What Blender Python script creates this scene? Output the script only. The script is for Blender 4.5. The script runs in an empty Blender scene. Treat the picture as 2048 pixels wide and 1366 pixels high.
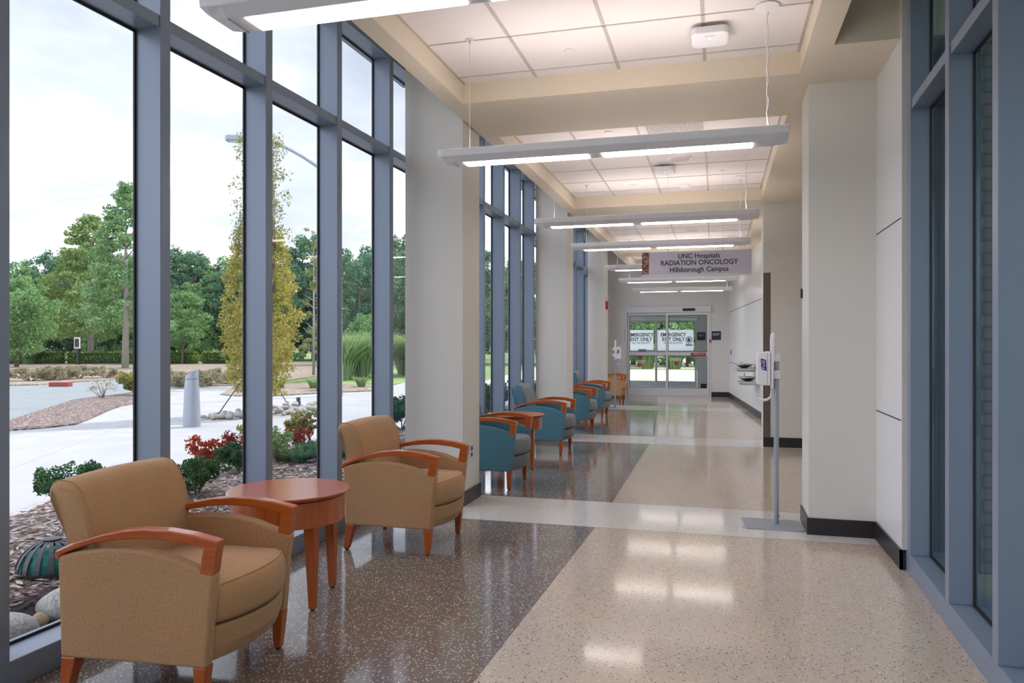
import bpy, bmesh, math, random
import numpy as np
from mathutils import Vector, Matrix

S = bpy.context.scene
COL = S.collection
PI = math.pi

# ------------------------------------------------------------------ camera
cd = bpy.data.cameras.new('camera')
cam = bpy.data.objects.new('camera', cd); COL.objects.link(cam)
F_PX, VX, HY, EYE = 1495.0, 1435.0, 689.0, 1.32
cd.sensor_fit = 'HORIZONTAL'; cd.sensor_width = 36.0
cd.lens = 36.0 * F_PX / 2048.0
cd.shift_y = (HY - 683.0) / 2048.0
cd.clip_start = 0.05; cd.clip_end = 600
cam.location = (0, 0, EYE)
cam.rotation_euler = (PI/2, 0, math.atan((VX - 1024.0) / F_PX))
S.camera = cam

# ------------------------------------------------------------------ world
W = bpy.data.worlds.new('world'); S.world = W; W.use_nodes = True
wn = W.node_tree; wn.nodes.clear()
def wnode(t, **k):
    n = wn.nodes.new(t)
    for a, b in k.items(): setattr(n, a, b)
    return n
tc = wnode('ShaderNodeTexCoord'); mp = wnode('ShaderNodeMapping')
mp.inputs['Scale'].default_value = (1.2, 1.2, 3.2)
nz = wnode('ShaderNodeTexNoise'); nz.inputs['Scale'].default_value = 1.7
nz.inputs['Detail'].default_value = 6; nz.inputs['Roughness'].default_value = .55
rp = wnode('ShaderNodeValToRGB')
rp.color_ramp.elements[0].position = .34; rp.color_ramp.elements[0].color = (.25, .275, .32, 1)
rp.color_ramp.elements[1].position = .62; rp.color_ramp.elements[1].color = (1.2, 1.24, 1.34, 1)
e = rp.color_ramp.elements.new(.47); e.color = (.34, .365, .40, 1)
bg = wnode('ShaderNodeBackground'); bg.inputs['Strength'].default_value = 1.55
wo = wnode('ShaderNodeOutputWorld')
L = wn.links.new
L(tc.outputs['Generated'], mp.inputs['Vector']); L(mp.outputs['Vector'], nz.inputs['Vector'])
L(nz.outputs['Fac'], rp.inputs['Fac']); L(rp.outputs['Color'], bg.inputs['Color']); L(bg.outputs['Background'], wo.inputs['Surface'])

sun = bpy.data.lights.new('sun', 'SUN'); so = bpy.data.objects.new('sun', sun); COL.objects.link(so)
sun.energy = 2.2; sun.angle = math.radians(1.5); sun.color = (1, .95, .86)
_d = Vector((-.42, -.62, -.80)).normalized()
so.rotation_euler = _d.to_track_quat('-Z', 'Y').to_euler()
so.location = (5, 10, 30)

S.view_settings.view_transform = 'Standard'; S.view_settings.look = 'None'
S.view_settings.gamma = 1; S.view_settings.use_curve_mapping = False
S.view_settings.exposure = 1.02
LAMP = 6.5
S.cycles.max_bounces = 10; S.cycles.diffuse_bounces = 5; S.cycles.glossy_bounces = 4
S.cycles.transparent_max_bounces = 24; S.cycles.transmission_bounces = 6
S.cycles.sample_clamp_indirect = 6.0; S.cycles.caustics_reflective = False; S.cycles.caustics_refractive = False

# ------------------------------------------------------------------ materials
MATS = {}
def mat(name, col=(.5, .5, .5), rough=.5, metal=0., spec=.5, emit=None, estr=0., coat=0.):
    if name in MATS: return MATS[name]
    m = bpy.data.materials.new(name); m.use_nodes = True
    b = m.node_tree.nodes['Principled BSDF']
    b.inputs['Base Color'].default_value = (*col, 1)
    b.inputs['Roughness'].default_value = rough; b.inputs['Metallic'].default_value = metal
    b.inputs['Specular IOR Level'].default_value = spec
    if coat: b.inputs['Coat Weight'].default_value = coat; b.inputs['Coat Roughness'].default_value = .12
    if emit: b.inputs['Emission Color'].default_value = (*emit, 1); b.inputs['Emission Strength'].default_value = estr
    MATS[name] = m; return m
class N:
    def __init__(s, m): s.m = m; s.t = m.node_tree; s.b = s.t.nodes.get('Principled BSDF')
    def n(s, t, ins=None, **k):
        x = s.t.nodes.new(t)
        for a, b in k.items(): setattr(x, a, b)
        for a, b in (ins or {}).items():
            if hasattr(b, 'is_output'): s.t.links.new(b, x.inputs[a])
            else: x.inputs[a].default_value = b
        return x
    def l(s, a, b): s.t.links.new(a, b)
def mix(w, fac, a, b, mode='MIX'):
    x = w.t.nodes.new('ShaderNodeMix'); x.data_type = 'RGBA'; x.blend_type = mode
    for i, v in ((0, fac), (6, a), (7, b)):
        if hasattr(v, 'is_output'): w.l(v, x.inputs[i])
        else: x.inputs[i].default_value = v if i == 0 else (*v, 1) if len(v) == 3 else v
    return x.outputs[2]
def ramp(w, src, stops):
    r = w.n('ShaderNodeValToRGB'); w.l(src, r.inputs[0])
    el = r.color_ramp.elements
    el[0].position = stops[0][0]; el[0].color = (*stops[0][1], 1)
    el[1].position = stops[-1][0]; el[1].color = (*stops[-1][1], 1)
    for p, c in stops[1:-1]: q = el.new(p); q.color = (*c, 1)
    return r.outputs[0]
def objco(w, scale=(1, 1, 1), kind='Object'):
    t = w.n('ShaderNodeTexCoord'); m = w.n('ShaderNodeMapping'); m.inputs['Scale'].default_value = scale
    w.l(t.outputs[kind], m.inputs[0]); return m.outputs[0]
def bump(w, h, strength=.2, dist=.01):
    b = w.n('ShaderNodeBump', {'Strength': strength, 'Distance': dist, 'Height': h}); w.l(b.outputs[0], w.b.inputs['Normal'])

def paint(name, col, rough=.6, amt=.02):
    m = mat(name, col, rough); w = N(m); n = w.n('ShaderNodeTexNoise', {'Vector': objco(w), 'Scale': 180., 'Detail': 2.})
    bump(w, n.outputs[0], .06, .002); return m
WALL = paint('wall paint cream', (.68, .675, .645), .55)
PANEL = paint('wall panel white', (.72, .73, .74), .35)
BEAM = paint('soffit paint lamp warmth', (.72, .64, .52), .6)  # wall paint with the tan of warm lamplight put into its colour
BASEB = mat('baseboard charcoal', (.022, .02, .022), .35)
FRAME = mat('frame slate paint', (.215, .265, .355), .38, .12)
FRAMEIN = mat('gasket black', (.01, .01, .015), .5)
ALU = mat('brushed aluminium', (.66, .66, .69), .35, .2)
STEEL = mat('stainless steel', (.55, .54, .52), .22, 1.)
WHITE = mat('white plastic', (.78, .78, .82), .4)
WHITEM = mat('white enamel', (.80, .81, .86), .4)
GREYM = mat('grey powder coat', (.33, .36, .42), .45, .2)
BLACK = mat('black plastic', (.012, .012, .014), .3)
RED = mat('red plastic', (.5, .02, .02), .4)
ORANGE = mat('orange decal', (.85, .25, .04), .5)
NAVY = mat('navy plate', (.012, .02, .05), .4)
INK = mat('dark ink', (.02, .025, .05), .5)
BLUEINK = mat('blue ink', (.01, .015, .25), .4)
LENS = mat('lit lens', (1, 1, 1), .5, emit=(1, .89, .80), estr=LAMP)
ADDED_UPGLOW = mat('added up glow', (1, 1, 1), .5, emit=(1, .87, .79), estr=11.)  # glow for an added emitter above the housings, brightens ceiling and room
GREENLED = mat('green led', (.1, .9, .3), .5, emit=(.3, 1, .5), estr=3)
SIGN = mat('sign face', (.56, .55, .66), .35)
BANNER = mat('lettering white', (.75, .77, .85), .6)

def terrazzo(name, base, light, dark, pl, pd, base2):
    m = mat(name, base, .12, spec=.5); w = N(m)
    co = objco(w)
    v = w.n('ShaderNodeTexVoronoi', {'Vector': co, 'Scale': 105.})
    sep = w.n('ShaderNodeSeparateColor'); w.l(v.outputs['Color'], sep.inputs[0])
    n = w.n('ShaderNodeTexNoise', {'Vector': co, 'Scale': 300., 'Detail': 2.})
    b = mix(w, n.outputs[0], base, base2)
    lt = w.n('ShaderNodeMath', {0: sep.outputs[0], 1: 1 - pl}, operation='GREATER_THAN')
    dk = w.n('ShaderNodeMath', {0: sep.outputs[1], 1: 1 - pd}, operation='GREATER_THAN')
    rad = w.n('ShaderNodeMath', {0: v.outputs['Distance'], 1: .37}, operation='LESS_THAN')
    a1 = w.n('ShaderNodeMath', {0: lt.outputs[0], 1: rad.outputs[0]}, operation='MULTIPLY')
    a2 = w.n('ShaderNodeMath', {0: dk.outputs[0], 1: rad.outputs[0]}, operation='MULTIPLY')
    c = mix(w, a2.outputs[0], b, dark); c = mix(w, a1.outputs[0], c, light)
    big = w.n('ShaderNodeTexNoise', {'Vector': co, 'Scale': 2.2, 'Detail': 3.})
    c = mix(w, .10, c, big.outputs['Color'], 'SOFT_LIGHT')
    w.l(c, w.b.inputs['Base Color'])
    rn = w.n('ShaderNodeMapRange', {'Value': big.outputs[0], 'To Min': .06, 'To Max': .13}); w.l(rn.outputs[0], w.b.inputs['Roughness'])
    return m
T_DARK = terrazzo('terrazzo brown', (.135, .110, .096), (.70, .68, .68), (.05, .038, .033), .33, .15, (.24, .185, .15))
T_TAN = terrazzo('terrazzo tan', (.50, .41, .33), (.80, .75, .68), (.07, .045, .03), .18, .16, (.62, .53, .45))
T_WHITE = terrazzo('terrazzo white', (.60, .585, .56), (.82, .8, .78), (.22, .2, .19), .2, .14, (.70, .68, .66))
JOINT = mat('joint strip', (.12, .09, .07), .4)

def ceiling_mat():
    m = mat('acoustic tile', (.78, .74, .735), .85); w = N(m)
    n = w.n('ShaderNodeTexNoise', {'Vector': objco(w), 'Scale': 260., 'Detail': 3.}); bump(w, n.outputs[0], .12, .003); return m
TILE = ceiling_mat(); TEE = mat('ceiling tee', (.50, .45, .43), .5)

def fabric(name, a, b, scale=420, rough=.85):
    m = mat(name, a, rough, spec=.2); w = N(m); co = objco(w)
    wx = w.n('ShaderNodeTexNoise', {'Vector': objco(w, (1, 6, 1)), 'Scale': scale / 3., 'Detail': 2.})
    wy = w.n('ShaderNodeTexNoise', {'Vector': objco(w, (1, 1, 7)), 'Scale': scale / 3., 'Detail': 2.})
    s = w.n('ShaderNodeMath', {0: wx.outputs[0], 1: wy.outputs[0]}, operation='MULTIPLY')
    big = w.n('ShaderNodeTexNoise', {'Vector': co, 'Scale': 7., 'Detail': 4.})
    f = w.n('ShaderNodeMapRange', {'Value': s.outputs[0], 'From Min': .15, 'From Max': .36})
    c = mix(w, f.outputs[0], a, b); c = mix(w, .12, c, big.outputs['Color'], 'SOFT_LIGHT')
    w.l(c, w.b.inputs['Base Color']); bump(w, s.outputs[0], .25, .0015)
    w.b.inputs['Sheen Weight'].default_value = .15
    return m
TAN = fabric('tan woven fabric', (.385, .212, .102), (.50, .298, .158))
def vinyl(name, a, rough=.45):
    m = mat(name, a, rough, spec=.4); w = N(m)
    v = w.n('ShaderNodeTexVoronoi', {'Vector': objco(w), 'Scale': 260.}); bump(w, v.outputs['Distance'], .2, .001); return m
TEAL = vinyl('teal vinyl', (.075, .20, .27)); SLATE = vinyl('grey vinyl', (.19, .215, .235))
def wood(name, a, b, rough=.3):
    m = mat(name, a, rough, coat=.4); w = N(m)
    n = w.n('ShaderNodeTexNoise', {'Vector': objco(w, (3, 3, .35) if 'post' in name else (.6, 5, 5)), 'Scale': 14., 'Detail': 6., 'Distortion': .6})
    c = ramp(w, n.outputs[0], [(.3, a), (.7, b)]); w.l(c, w.b.inputs['Base Color']); return m
WOOD = wood('cherry wood', (.36, .066, .008), (.50, .112, .015))
WOODP = wood('cherry wood post', (.36, .070, .009), (.46, .108, .015))

def glass(name, tint, fr=1.45):
    m = bpy.data.materials.new(name); m.use_nodes = True; w = N(m); w.t.nodes.clear()
    t = w.n('ShaderNodeBsdfTransparent', {'Color': (*tint, 1)}); g = w.n('ShaderNodeBsdfGlossy', {'Roughness': .02})
    ge = w.n('ShaderNodeNewGeometry'); io = w.n('ShaderNodeMapRange', {'Value': ge.outputs['Backfacing'], 'To Min': fr, 'To Max': 1 / fr})
    f = w.n('ShaderNodeFresnel', {'IOR': io.outputs[0]}); x = w.n('ShaderNodeMixShader'); o = w.n('ShaderNodeOutputMaterial')
    w.l(f.outputs[0], x.inputs[0]); w.l(t.outputs[0], x.inputs[1]); w.l(g.outputs[0], x.inputs[2]); w.l(x.outputs[0], o.inputs[0])
    MATS[name] = m; return m
GLASS = glass('window glass', (.965, .975, 1.0), 1.25); GLASST = glass('teal tinted glass', (.80, .92, .94), 1.45)
GLASSD = glass('door glass', (.95, .97, .97), 1.3)

def leafmat(name, a, b, trans=.35, rough=.6):
    m = bpy.data.materials.new(name); m.use_nodes = True; w = N(m); w.t.nodes.clear()
    g = w.n('ShaderNodeNewGeometry'); c = ramp(w, g.outputs['Random Per Island'], [(0, a), (1, b)])
    d = w.n('ShaderNodeBsdfDiffuse'); t = w.n('ShaderNodeBsdfTranslucent'); x = w.n('ShaderNodeMixShader', {0: trans}); o = w.n('ShaderNodeOutputMaterial')
    w.l(c, d.inputs[0]); w.l(c, t.inputs[0]); w.l(d.outputs[0], x.inputs[1]); w.l(t.outputs[0], x.inputs[2]); w.l(x.outputs[0], o.inputs[0])
    MATS[name] = m; return m
LF_DK = leafmat('leaf dark green', (.08, .16, .10), (.22, .36, .22))
LF_MD = leafmat('leaf mid green', (.13, .26, .11), (.34, .50, .24))
LF_MD2 = leafmat('leaf olive green', (.14, .24, .08), (.36, .46, .18))
LF_LT = leafmat('leaf light green', (.12, .26, .10), (.32, .48, .22))
LF_YL = leafmat('leaf yellow green', (.28, .31, .09), (.55, .44, .12))
LF_RD = leafmat('leaf russet', (.20, .03, .02), (.42, .09, .05))
LF_SP = leafmat('leaf dusty', (.22, .23, .14), (.46, .40, .27))
LF_HD = leafmat('leaf hedge', (.08, .18, .04), (.32, .44, .10))
LF_BX = leafmat('leaf boxwood', (.02, .07, .03), (.10, .20, .09))
LF_ND = leafmat('leaf nandina', (.10, .22, .07), (.45, .30, .12))
LF_GR = leafmat('grass blade', (.15, .27, .08), (.38, .48, .25))
LF_PB = leafmat('leaf sparse', (.16, .22, .10), (.40, .36, .14))
BARK = mat('bark', (.16, .125, .10), .9); BARKL = mat('bark pale', (.36, .33, .30), .9)

def noisy(name, stops, scale, rough=.9, bumps=.5, bd=.02, stretch=(1, 1, 1), det=6.):
    m = mat(name, stops[0][1], rough, spec=.2); w = N(m)
    n = w.n('ShaderNodeTexNoise', {'Vector': objco(w, stretch), 'Scale': scale, 'Detail': det, 'Roughness': .65})
    w.l(ramp(w, n.outputs[0], stops), w.b.inputs['Base Color']); bump(w, n.outputs[0], bumps, bd); return m
def chips(name, a, b, c, scale=26):
    m = mat(name, a, .95, spec=.2); w = N(m)
    v = w.n('ShaderNodeTexVoronoi', {'Vector': objco(w, (1, 2.6, 1)), 'Scale': scale}); v2 = w.n('ShaderNodeTexVoronoi', {'Vector': objco(w, (2.8, 1, 1)), 'Scale': scale * .8})
    s = w.n('ShaderNodeSeparateColor'); w.l(v.outputs['Color'], s.inputs[0]); s2 = w.n('ShaderNodeSeparateColor'); w.l(v2.outputs['Color'], s2.inputs[0])
    mx = w.n('ShaderNodeMath', {0: s.outputs[0], 1: s2.outputs[1]}, operation='MULTIPLY')
    w.l(ramp(w, mx.outputs[0], [(.05, a), (.3, b), (.75, c)]), w.b.inputs['Base Color'])
    bump(w, mx.outputs[0], 1., .03); return m
MULCH = chips('bark mulch', (.06, .04, .035), (.25, .19, .17), (.52, .44, .40))
MULCHF = chips('far mulch', (.20, .15, .11), (.33, .27, .22), (.45, .40, .34), 12)
SOIL = noisy('dark soil', [(.3, (.02, .016, .018)), (.7, (.10, .08, .08))], 40)
LAWN = noisy('lawn', [(.3, (.12, .19, .06)), (.7, (.24, .31, .12))], 3.)
CONC = noisy('pale concrete', [(.3, (.33, .335, .35)), (.7, (.39, .39, .40))], 1.2, .8, .1)
ROADM = noisy('road concrete', [(.3, (.20, .22, .235)), (.7, (.25, .27, .285))], 1.5, .85, .1)
ROCK = noisy('river rock', [(.25, (.16, .16, .17)), (.5, (.38, .37, .35)), (.75, (.60, .58, .54))], 9., .8, .3, .01)
ROCKT = noisy('tan rock', [(.25, (.28, .20, .12)), (.75, (.56, .44, .30))], 9., .8, .3, .01)
CLAD = mat('dark cladding', (.045, .075, .09), .3, .3)
def brickmat():
    m = mat('grey brick', (.2, .18, .17), .9); w = N(m)
    t = w.n('ShaderNodeTexCoord'); s = w.n('ShaderNodeSeparateXYZ'); w.l(t.outputs['Object'], s.inputs[0])
    cb = w.n('ShaderNodeCombineXYZ'); w.l(s.outputs[0], cb.inputs[0]); w.l(s.outputs[2], cb.inputs[1])
    b = w.n('ShaderNodeTexBrick', {'Vector': cb.outputs[0], 'Color1': (.26, .22, .205, 1), 'Color2': (.20, .18, .17, 1), 'Mortar': (.10, .11, .11, 1), 'Scale': 1., 'Mortar Size': .008, 'Brick Width': .21, 'Row Height': .071})
    w.l(b.outputs['Color'], w.b.inputs['Base Color']); bump(w, b.outputs['Fac'], -.6, .006); return m
BRICK = brickmat()
def flowermat():
    m = mat('flower print', (.3, .1, .1), .4); w = N(m)
    v = w.n('ShaderNodeTexVoronoi', {'Vector': objco(w), 'Scale': 90.}); s = w.n('ShaderNodeSeparateColor'); w.l(v.outputs['Color'], s.inputs[0])
    w.l(ramp(w, s.outputs[0], [(0, (.01, .04, .01)), (.3, (.12, .02, .03)), (.6, (.40, .12, .10)), (.8, (.55, .28, .35)), (1, (.15, .30, .06))]), w.b.inputs['Base Color']); return m
FLOWER = flowermat()

# ------------------------------------------------------------------ mesh helpers
def link(o, parent=None):
    COL.objects.link(o)
    if parent is not None: o.parent = parent
    return o
def obj(name, bm, mats, parent=None, smooth=False, loc=None, bevel=0, seg=2):
    me = bpy.data.meshes.new(name); bm.normal_update(); bm.to_mesh(me); bm.free()
    for m in (mats if isinstance(mats, (list, tuple)) else [mats]): me.materials.append(m)
    if smooth:
        for p in me.polygons: p.use_smooth = True
    o = bpy.data.objects.new(name, me); link(o, parent)
    if loc is not None: o.location = loc
    if bevel:
        b = o.modifiers.new('bevel', 'BEVEL'); b.width = bevel; b.segments = seg; b.limit_method = 'ANGLE'; b.angle_limit = .6
        b.harden_normals = False
    return o
def thing(name, label, cat, loc=(0, 0, 0), rz=0, group=None, kind=None):
    o = bpy.data.objects.new(name, None); COL.objects.link(o); o.empty_display_size = .1
    o.location = loc; o.rotation_euler = (0, 0, rz); tag(o, label, cat, group, kind); return o
def tag(o, label=None, cat=None, group=None, kind=None):
    if label: o['label'] = label
    if cat: o['category'] = cat
    if group: o['group'] = group
    if kind: o['kind'] = kind
    return o
def struct(o): o['kind'] = 'structure'; return o
def B(bm, x0, x1, y0, y1, z0, z1, mi=0):
    vs = [bm.verts.new(p) for p in ((x0, y0, z0), (x1, y0, z0), (x1, y1, z0), (x0, y1, z0), (x0, y0, z1), (x1, y0, z1), (x1, y1, z1), (x0, y1, z1))]
    for f in ((3, 2, 1, 0), (4, 5, 6, 7), (0, 1, 5, 4), (1, 2, 6, 5), (2, 3, 7, 6), (3, 0, 4, 7)):
        bm.faces.new([vs[i] for i in f]).material_index = mi
    return vs
def nb(): return bmesh.new()
def box(*a, mi=0): bm = nb(); B(bm, *a, mi=mi); return bm
def prism(bm, poly, z0, z1, axis='z', mi=0):
    """extrude a 2D polygon: axis z -> (x,y), axis y -> (x,z), axis x -> (y,z)"""
    f = {'z': lambda p, t: (p[0], p[1], t), 'y': lambda p, t: (p[0], t, p[1]), 'x': lambda p, t: (t, p[0], p[1])}[axis]
    a = [bm.verts.new(f(p, z0)) for p in poly]; b = [bm.verts.new(f(p, z1)) for p in poly]; n = len(poly)
    fs = [bm.faces.new(a), bm.faces.new(b[::-1])] + [bm.faces.new((a[i], b[i], b[(i+1) % n], a[(i+1) % n])) for i in range(n)]
    for q in fs: q.material_index = mi
    bmesh.ops.recalc_face_normals(bm, faces=fs); return fs
def loft(bm, rings, closed=True, cap=True, mi=0):
    vs = [[bm.verts.new(p) for p in r] for r in rings]; n = len(rings[0]); fs = []
    for a, b in zip(vs, vs[1:]):
        for i in range(n if closed else n - 1): fs.append(bm.faces.new((a[i], a[(i+1) % n], b[(i+1) % n], b[i])))
    if cap and closed: fs += [bm.faces.new(vs[0][::-1]), bm.faces.new(vs[-1])]
    for q in fs: q.material_index = mi
    bmesh.ops.recalc_face_normals(bm, faces=fs)
def lathe(bm, prof, n=32, c=(0, 0), mi=0, cap=True):
    loft(bm, [[(c[0] + r * math.cos(2*PI*k/n), c[1] + r * math.sin(2*PI*k/n), z) for k in range(n)] for r, z in prof], cap=cap, mi=mi)
def tube(bm, pts, rad, n=8, mi=0):
    pts = [Vector(p) for p in pts]; rs = rad if isinstance(rad, (list, tuple)) else [rad] * len(pts); rings = []
    u = None
    for i, p in enumerate(pts):
        d = (pts[min(i+1, len(pts)-1)] - pts[max(i-1, 0)]).normalized()
        if u is None: u = d.orthogonal().normalized()
        u = (u - d * u.dot(d)).normalized(); v = d.cross(u)
        rings.append([tuple(p + (u * math.cos(2*PI*k/n) + v * math.sin(2*PI*k/n)) * rs[i]) for k in range(n)])
    loft(bm, rings, mi=mi)
def taper(bm, top, bot, zt, zb, wt, wb, mi=0):
    r = lambda c, w, z: [(c[0]-w/2, c[1]-w/2, z), (c[0]+w/2, c[1]-w/2, z), (c[0]+w/2, c[1]+w/2, z), (c[0]-w/2, c[1]+w/2, z)]
    loft(bm, [r(bot, wb, zb), r(top, wt, zt)], mi=mi)
def dup(root, label=None, group=None):
    r = root.copy(); COL.objects.link(r)
    for ch in list(root.children):
        c = ch.copy(); COL.objects.link(c); c.parent = r
        for g in list(ch.children): d = g.copy(); COL.objects.link(d); d.parent = c
    if label: r['label'] = label
    if group: r['group'] = group
    return r
def text(name, body, size, m, parent, loc, rot=(PI/2, 0, 0), sx=1., ext=.0008, align='CENTER', bold=.0):
    cu = bpy.data.curves.new(name, 'FONT'); cu.body = body; cu.size = size; cu.align_x = align; cu.align_y = 'CENTER'; cu.extrude = ext; cu.offset = bold; cu.resolution_u = 3
    t = bpy.data.objects.new(name + '_tmp', cu); COL.objects.link(t)
    me = bpy.data.meshes.new_from_object(t.evaluated_get(bpy.context.evaluated_depsgraph_get()))
    bpy.data.objects.remove(t); bpy.data.curves.remove(cu)
    me.materials.clear(); me.materials.append(m)
    me.transform(Matrix.Diagonal((sx, 1, 1, 1)))
    o = bpy.data.objects.new(name, me); link(o, parent); o.location = loc; o.rotation_euler = rot; return o

# ================================================================== STRUCTURE
TOP = 3.28; BOT = 3.13; ROOF = 3.78
# floor -------------------------------------------------------------
def fx(y):  # brown / tan boundary
    pts = [(-4.5, -1.12), (.5, -.98), (2.77, -.921), (5.37, -.854), (6.27, -.848), (10.05, -.872), (10.88, -.875), (15.19, -1.157), (16.27, -1.246), (19.6, -1.52), (24, -1.6)]
    for (a, b), (c, d) in zip(pts, pts[1:]):
        if a <= y <= c: return b + (d - b) * (y - a) / (c - a)
    return -1.5
bm = nb(); XL, XR = -3.0, 3.3
bands = [(.45, 1.35), (5.365, 6.25), (10.05, 10.88), (15.19, 16.27)]
edges = [-4.5]
for a, b in bands: edges += [a, b]
edges += [19.6]
def quad(bm, pts, mi, z=0):
    f = bm.faces.new([bm.verts.new((p[0], p[1], z)) for p in pts]); f.material_index = mi; f.normal_update()
    if f.normal.z < 0: f.normal_flip()
for i in range(0, len(edges) - 1):
    y0, y1 = edges[i], edges[i+1]
    if i % 2: quad(bm, [(XL, y0), (XR, y0), (XR, y1), (XL, y1)], 2)
    else:
        quad(bm, [(XL, y0), (fx(y0), y0), (fx(y1), y1), (XL, y1)], 0)
        quad(bm, [(fx(y0), y0), (XR, y0), (XR, y1), (fx(y1), y1)], 1)
B(bm, XL, XR, -4.5, 19.6, -.12, -.02, 2)
struct(obj('floor', bm, [T_DARK, T_TAN, T_WHITE]))
bm = nb()
for y in edges[1:-1]: B(bm, XL, XR, y - .0015, y + .0015, -.01, .0006)
for i in range(0, len(edges) - 1, 2):
    y0, y1 = edges[i], edges[i+1]; a, b = fx(y0), fx(y1)
    prism(bm, [(a - .0015, y0), (a + .0015, y0), (b + .0015, y1), (b - .0015, y1)], -.01, .0006)
prism(bm, [(.838, 9.9), (.841, 9.9), (.886, 8.4), (.883, 8.4)], -.01, .0006)
struct(obj('trim_1', bm, JOINT))

# ceilings ------------------------------------------------------------
XC0, XC1 = -1.845, .53
bays = [(-4.5, .9, []), (1.8, 5.325, [1.53 + .61 * k for k in range(1, 7)]), (6.27, 9.84, [6.5 + .61 * k for k in range(0, 6)]),
        (11.28, 14.8, [11.55 + .61 * k for k in range(0, 6)]), (15.5, 17.9, [15.7 + .61 * k for k in range(0, 4)])]
for i, (y0, y1, ls) in enumerate(bays):
    bm = nb(); B(bm, XC0 - .05, XC1 + .05, y0 - .05, y1 + .05, TOP, TOP + .04)
    for x in (-1.25, -.645, -.055):
        xx = x - .03 * i if i < 3 else x - .09
        B(bm, xx - .011, xx + .011, y0, y1, TOP - .004, TOP + .001, 1)
    for y in ls:
        if y0 < y < y1: B(bm, XC0, XC1, y - .006, y + .006, TOP - .004, TOP + .001, 1)
    for x in (XC0, XC1 - .018): B(bm, x, x + .018, y0, y1, TOP - .004, TOP + .001, 1)
    struct(obj('ceiling', bm, [TILE, TEE]))
bm = nb(); B(bm, -1.975, XC0, -4.5, 19.5, BOT, ROOF); struct(obj('ceiling_beam_left', bm, BEAM))
bm = nb(); B(bm, XC1, .68, -4.5, 4.87, BOT, ROOF); B(bm, XC1, 3.3, 4.87, 19.5, BOT, ROOF); struct(obj('ceiling_soffit_right', bm, BEAM))
for y0, y1 in ((.9, 1.8), (5.325, 6.27), (9.84, 11.28), (14.8, 15.5), (17.9, 19.5)):
    struct(obj('ceiling_beam', box(XC0 - .135, XC1, y0, y1, BOT + .002, ROOF), BEAM))
struct(obj('ceiling_upper', box(-2.85, 3.35, -4.6, 19.6, ROOF, ROOF + .25), BEAM))
# piers ---------------------------------------------------------------
def pier(name, x0, x1, y0, y1, zt=ROOF, m=WALL, base=(True, True)):
    struct(obj(name, box(x0, x1, y0, y1, 0, zt), m))
    struct(obj('baseboard_pier', box(x0 - .013, x1 + .013, y0 - .013, y1 + .013, 0, .115), BASEB))
pier('wall_left_pier', -2.505, -2.0, 5.76, 6.2)
pier('wall_left_pier', -2.485, -2.035, 10.315, 10.77)
pier('wall_left_pier', -2.60, -2.25, 15.4, 15.85)
struct(obj('wall_left', box(-3.0, -2.72, 19.2, 19.5, 0, ROOF), WALL))
pier('wall_right_pier', .612, 1.044, 5.564, 5.98)
struct(obj('wall_right_panel', box(1.044, 1.10, 4.84, 5.6, 0, ROOF), PANEL))
bm = nb(); B(bm, 1.0428, 1.05, 4.86, 5.564, 2.063, 2.071); B(bm, 1.0428, 1.05, 4.86, 5.564, .868, .876); struct(obj('trim_2', bm, mat('reveal', (.04, .04, .04), .6)))
bm = nb(); B(bm, 1.031, 1.047, 4.826, 5.57, 0, .115); B(bm, 1.031, 1.095, 4.826, 4.842, 0, .115); struct(obj('baseboard_right', bm, BASEB))
struct(obj('wall_right_return', box(1.10, 3.3, 5.6, 5.98, 0, ROOF), WALL))
struct(obj('wall_right_alcove', box(3.2, 3.3, 5.98, 10.2, 0, ROOF), WALL))
struct(obj('wall_right_tan', box(.575, 3.3, 10.165, 10.4, 0, ROOF), WALL))
struct(obj('baseboard_alcove', box(.575, 3.2, 10.152, 10.168, 0, .125), BASEB))
bm = nb(); B(bm, .572, .655, 10.158, 10.1655, .0, 2.245); B(bm, .5695, .575, 10.158, 10.20, 0, 2.245); struct(obj('trim_3', bm, mat('corner guard', (.22, .19, .17), .3, .8)))
bm = nb(); prism(bm, [(.57, 10.168), (.575, 10.168), (.85, 13.6), (.85, 13.86), (.743, 13.86)], 0, ROOF); struct(obj('wall_right_strip', bm, PANEL))
bm = nb(); prism(bm, [(.743, 13.848), (1.0, 13.848), (1.0, 19.6), (.277, 19.6)], 0, ROOF); struct(obj('wall_right_angled', bm, PANEL))
def along(a, b, t): return (a[0] + (b[0] - a[0]) * t, a[1] + (b[1] - a[1]) * t)
AW0, AW1 = (.743, 13.848), (.277, 19.6); AWR = math.atan2(AW1[0] - AW0[0], AW1[1] - AW0[1])
bm = nb(); prism(bm, [(AW0[0] - .013, AW0[1]), AW0, AW1, (AW1[0] - .013, AW1[1])], 0, .12); struct(obj('baseboard_right_angled', bm, BASEB))
bm = nb()
for z in (2.12, .872): prism(bm, [(AW0[0] - .0015, AW0[1]), AW0, AW1, (AW1[0] - .0015, AW1[1])], z, z + .012)
struct(obj('trim_4', bm, MATS['reveal']))
# end wall ------------------------------------------------------------
YE = 19.5
bm = nb(); B(bm, -2.9, -2.31, YE, YE + .14, 0, ROOF); B(bm, -.152, 1.2, YE, YE + .14, 0, ROOF); B(bm, -2.31, -.152, YE, YE + .14, 2.30, ROOF); struct(obj('wall_back', bm, WALL))
bm = nb(); B(bm, -2.75, -2.315, YE - .013, YE, 0, .125); B(bm, -.148, .30, YE - .013, YE, 0, .125); struct(obj('baseboard_back', bm, BASEB))
# behind the camera
struct(obj('wall_front', box(-2.8, 1.3, -4.7, -4.5, 0, ROOF), WALL))

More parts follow.
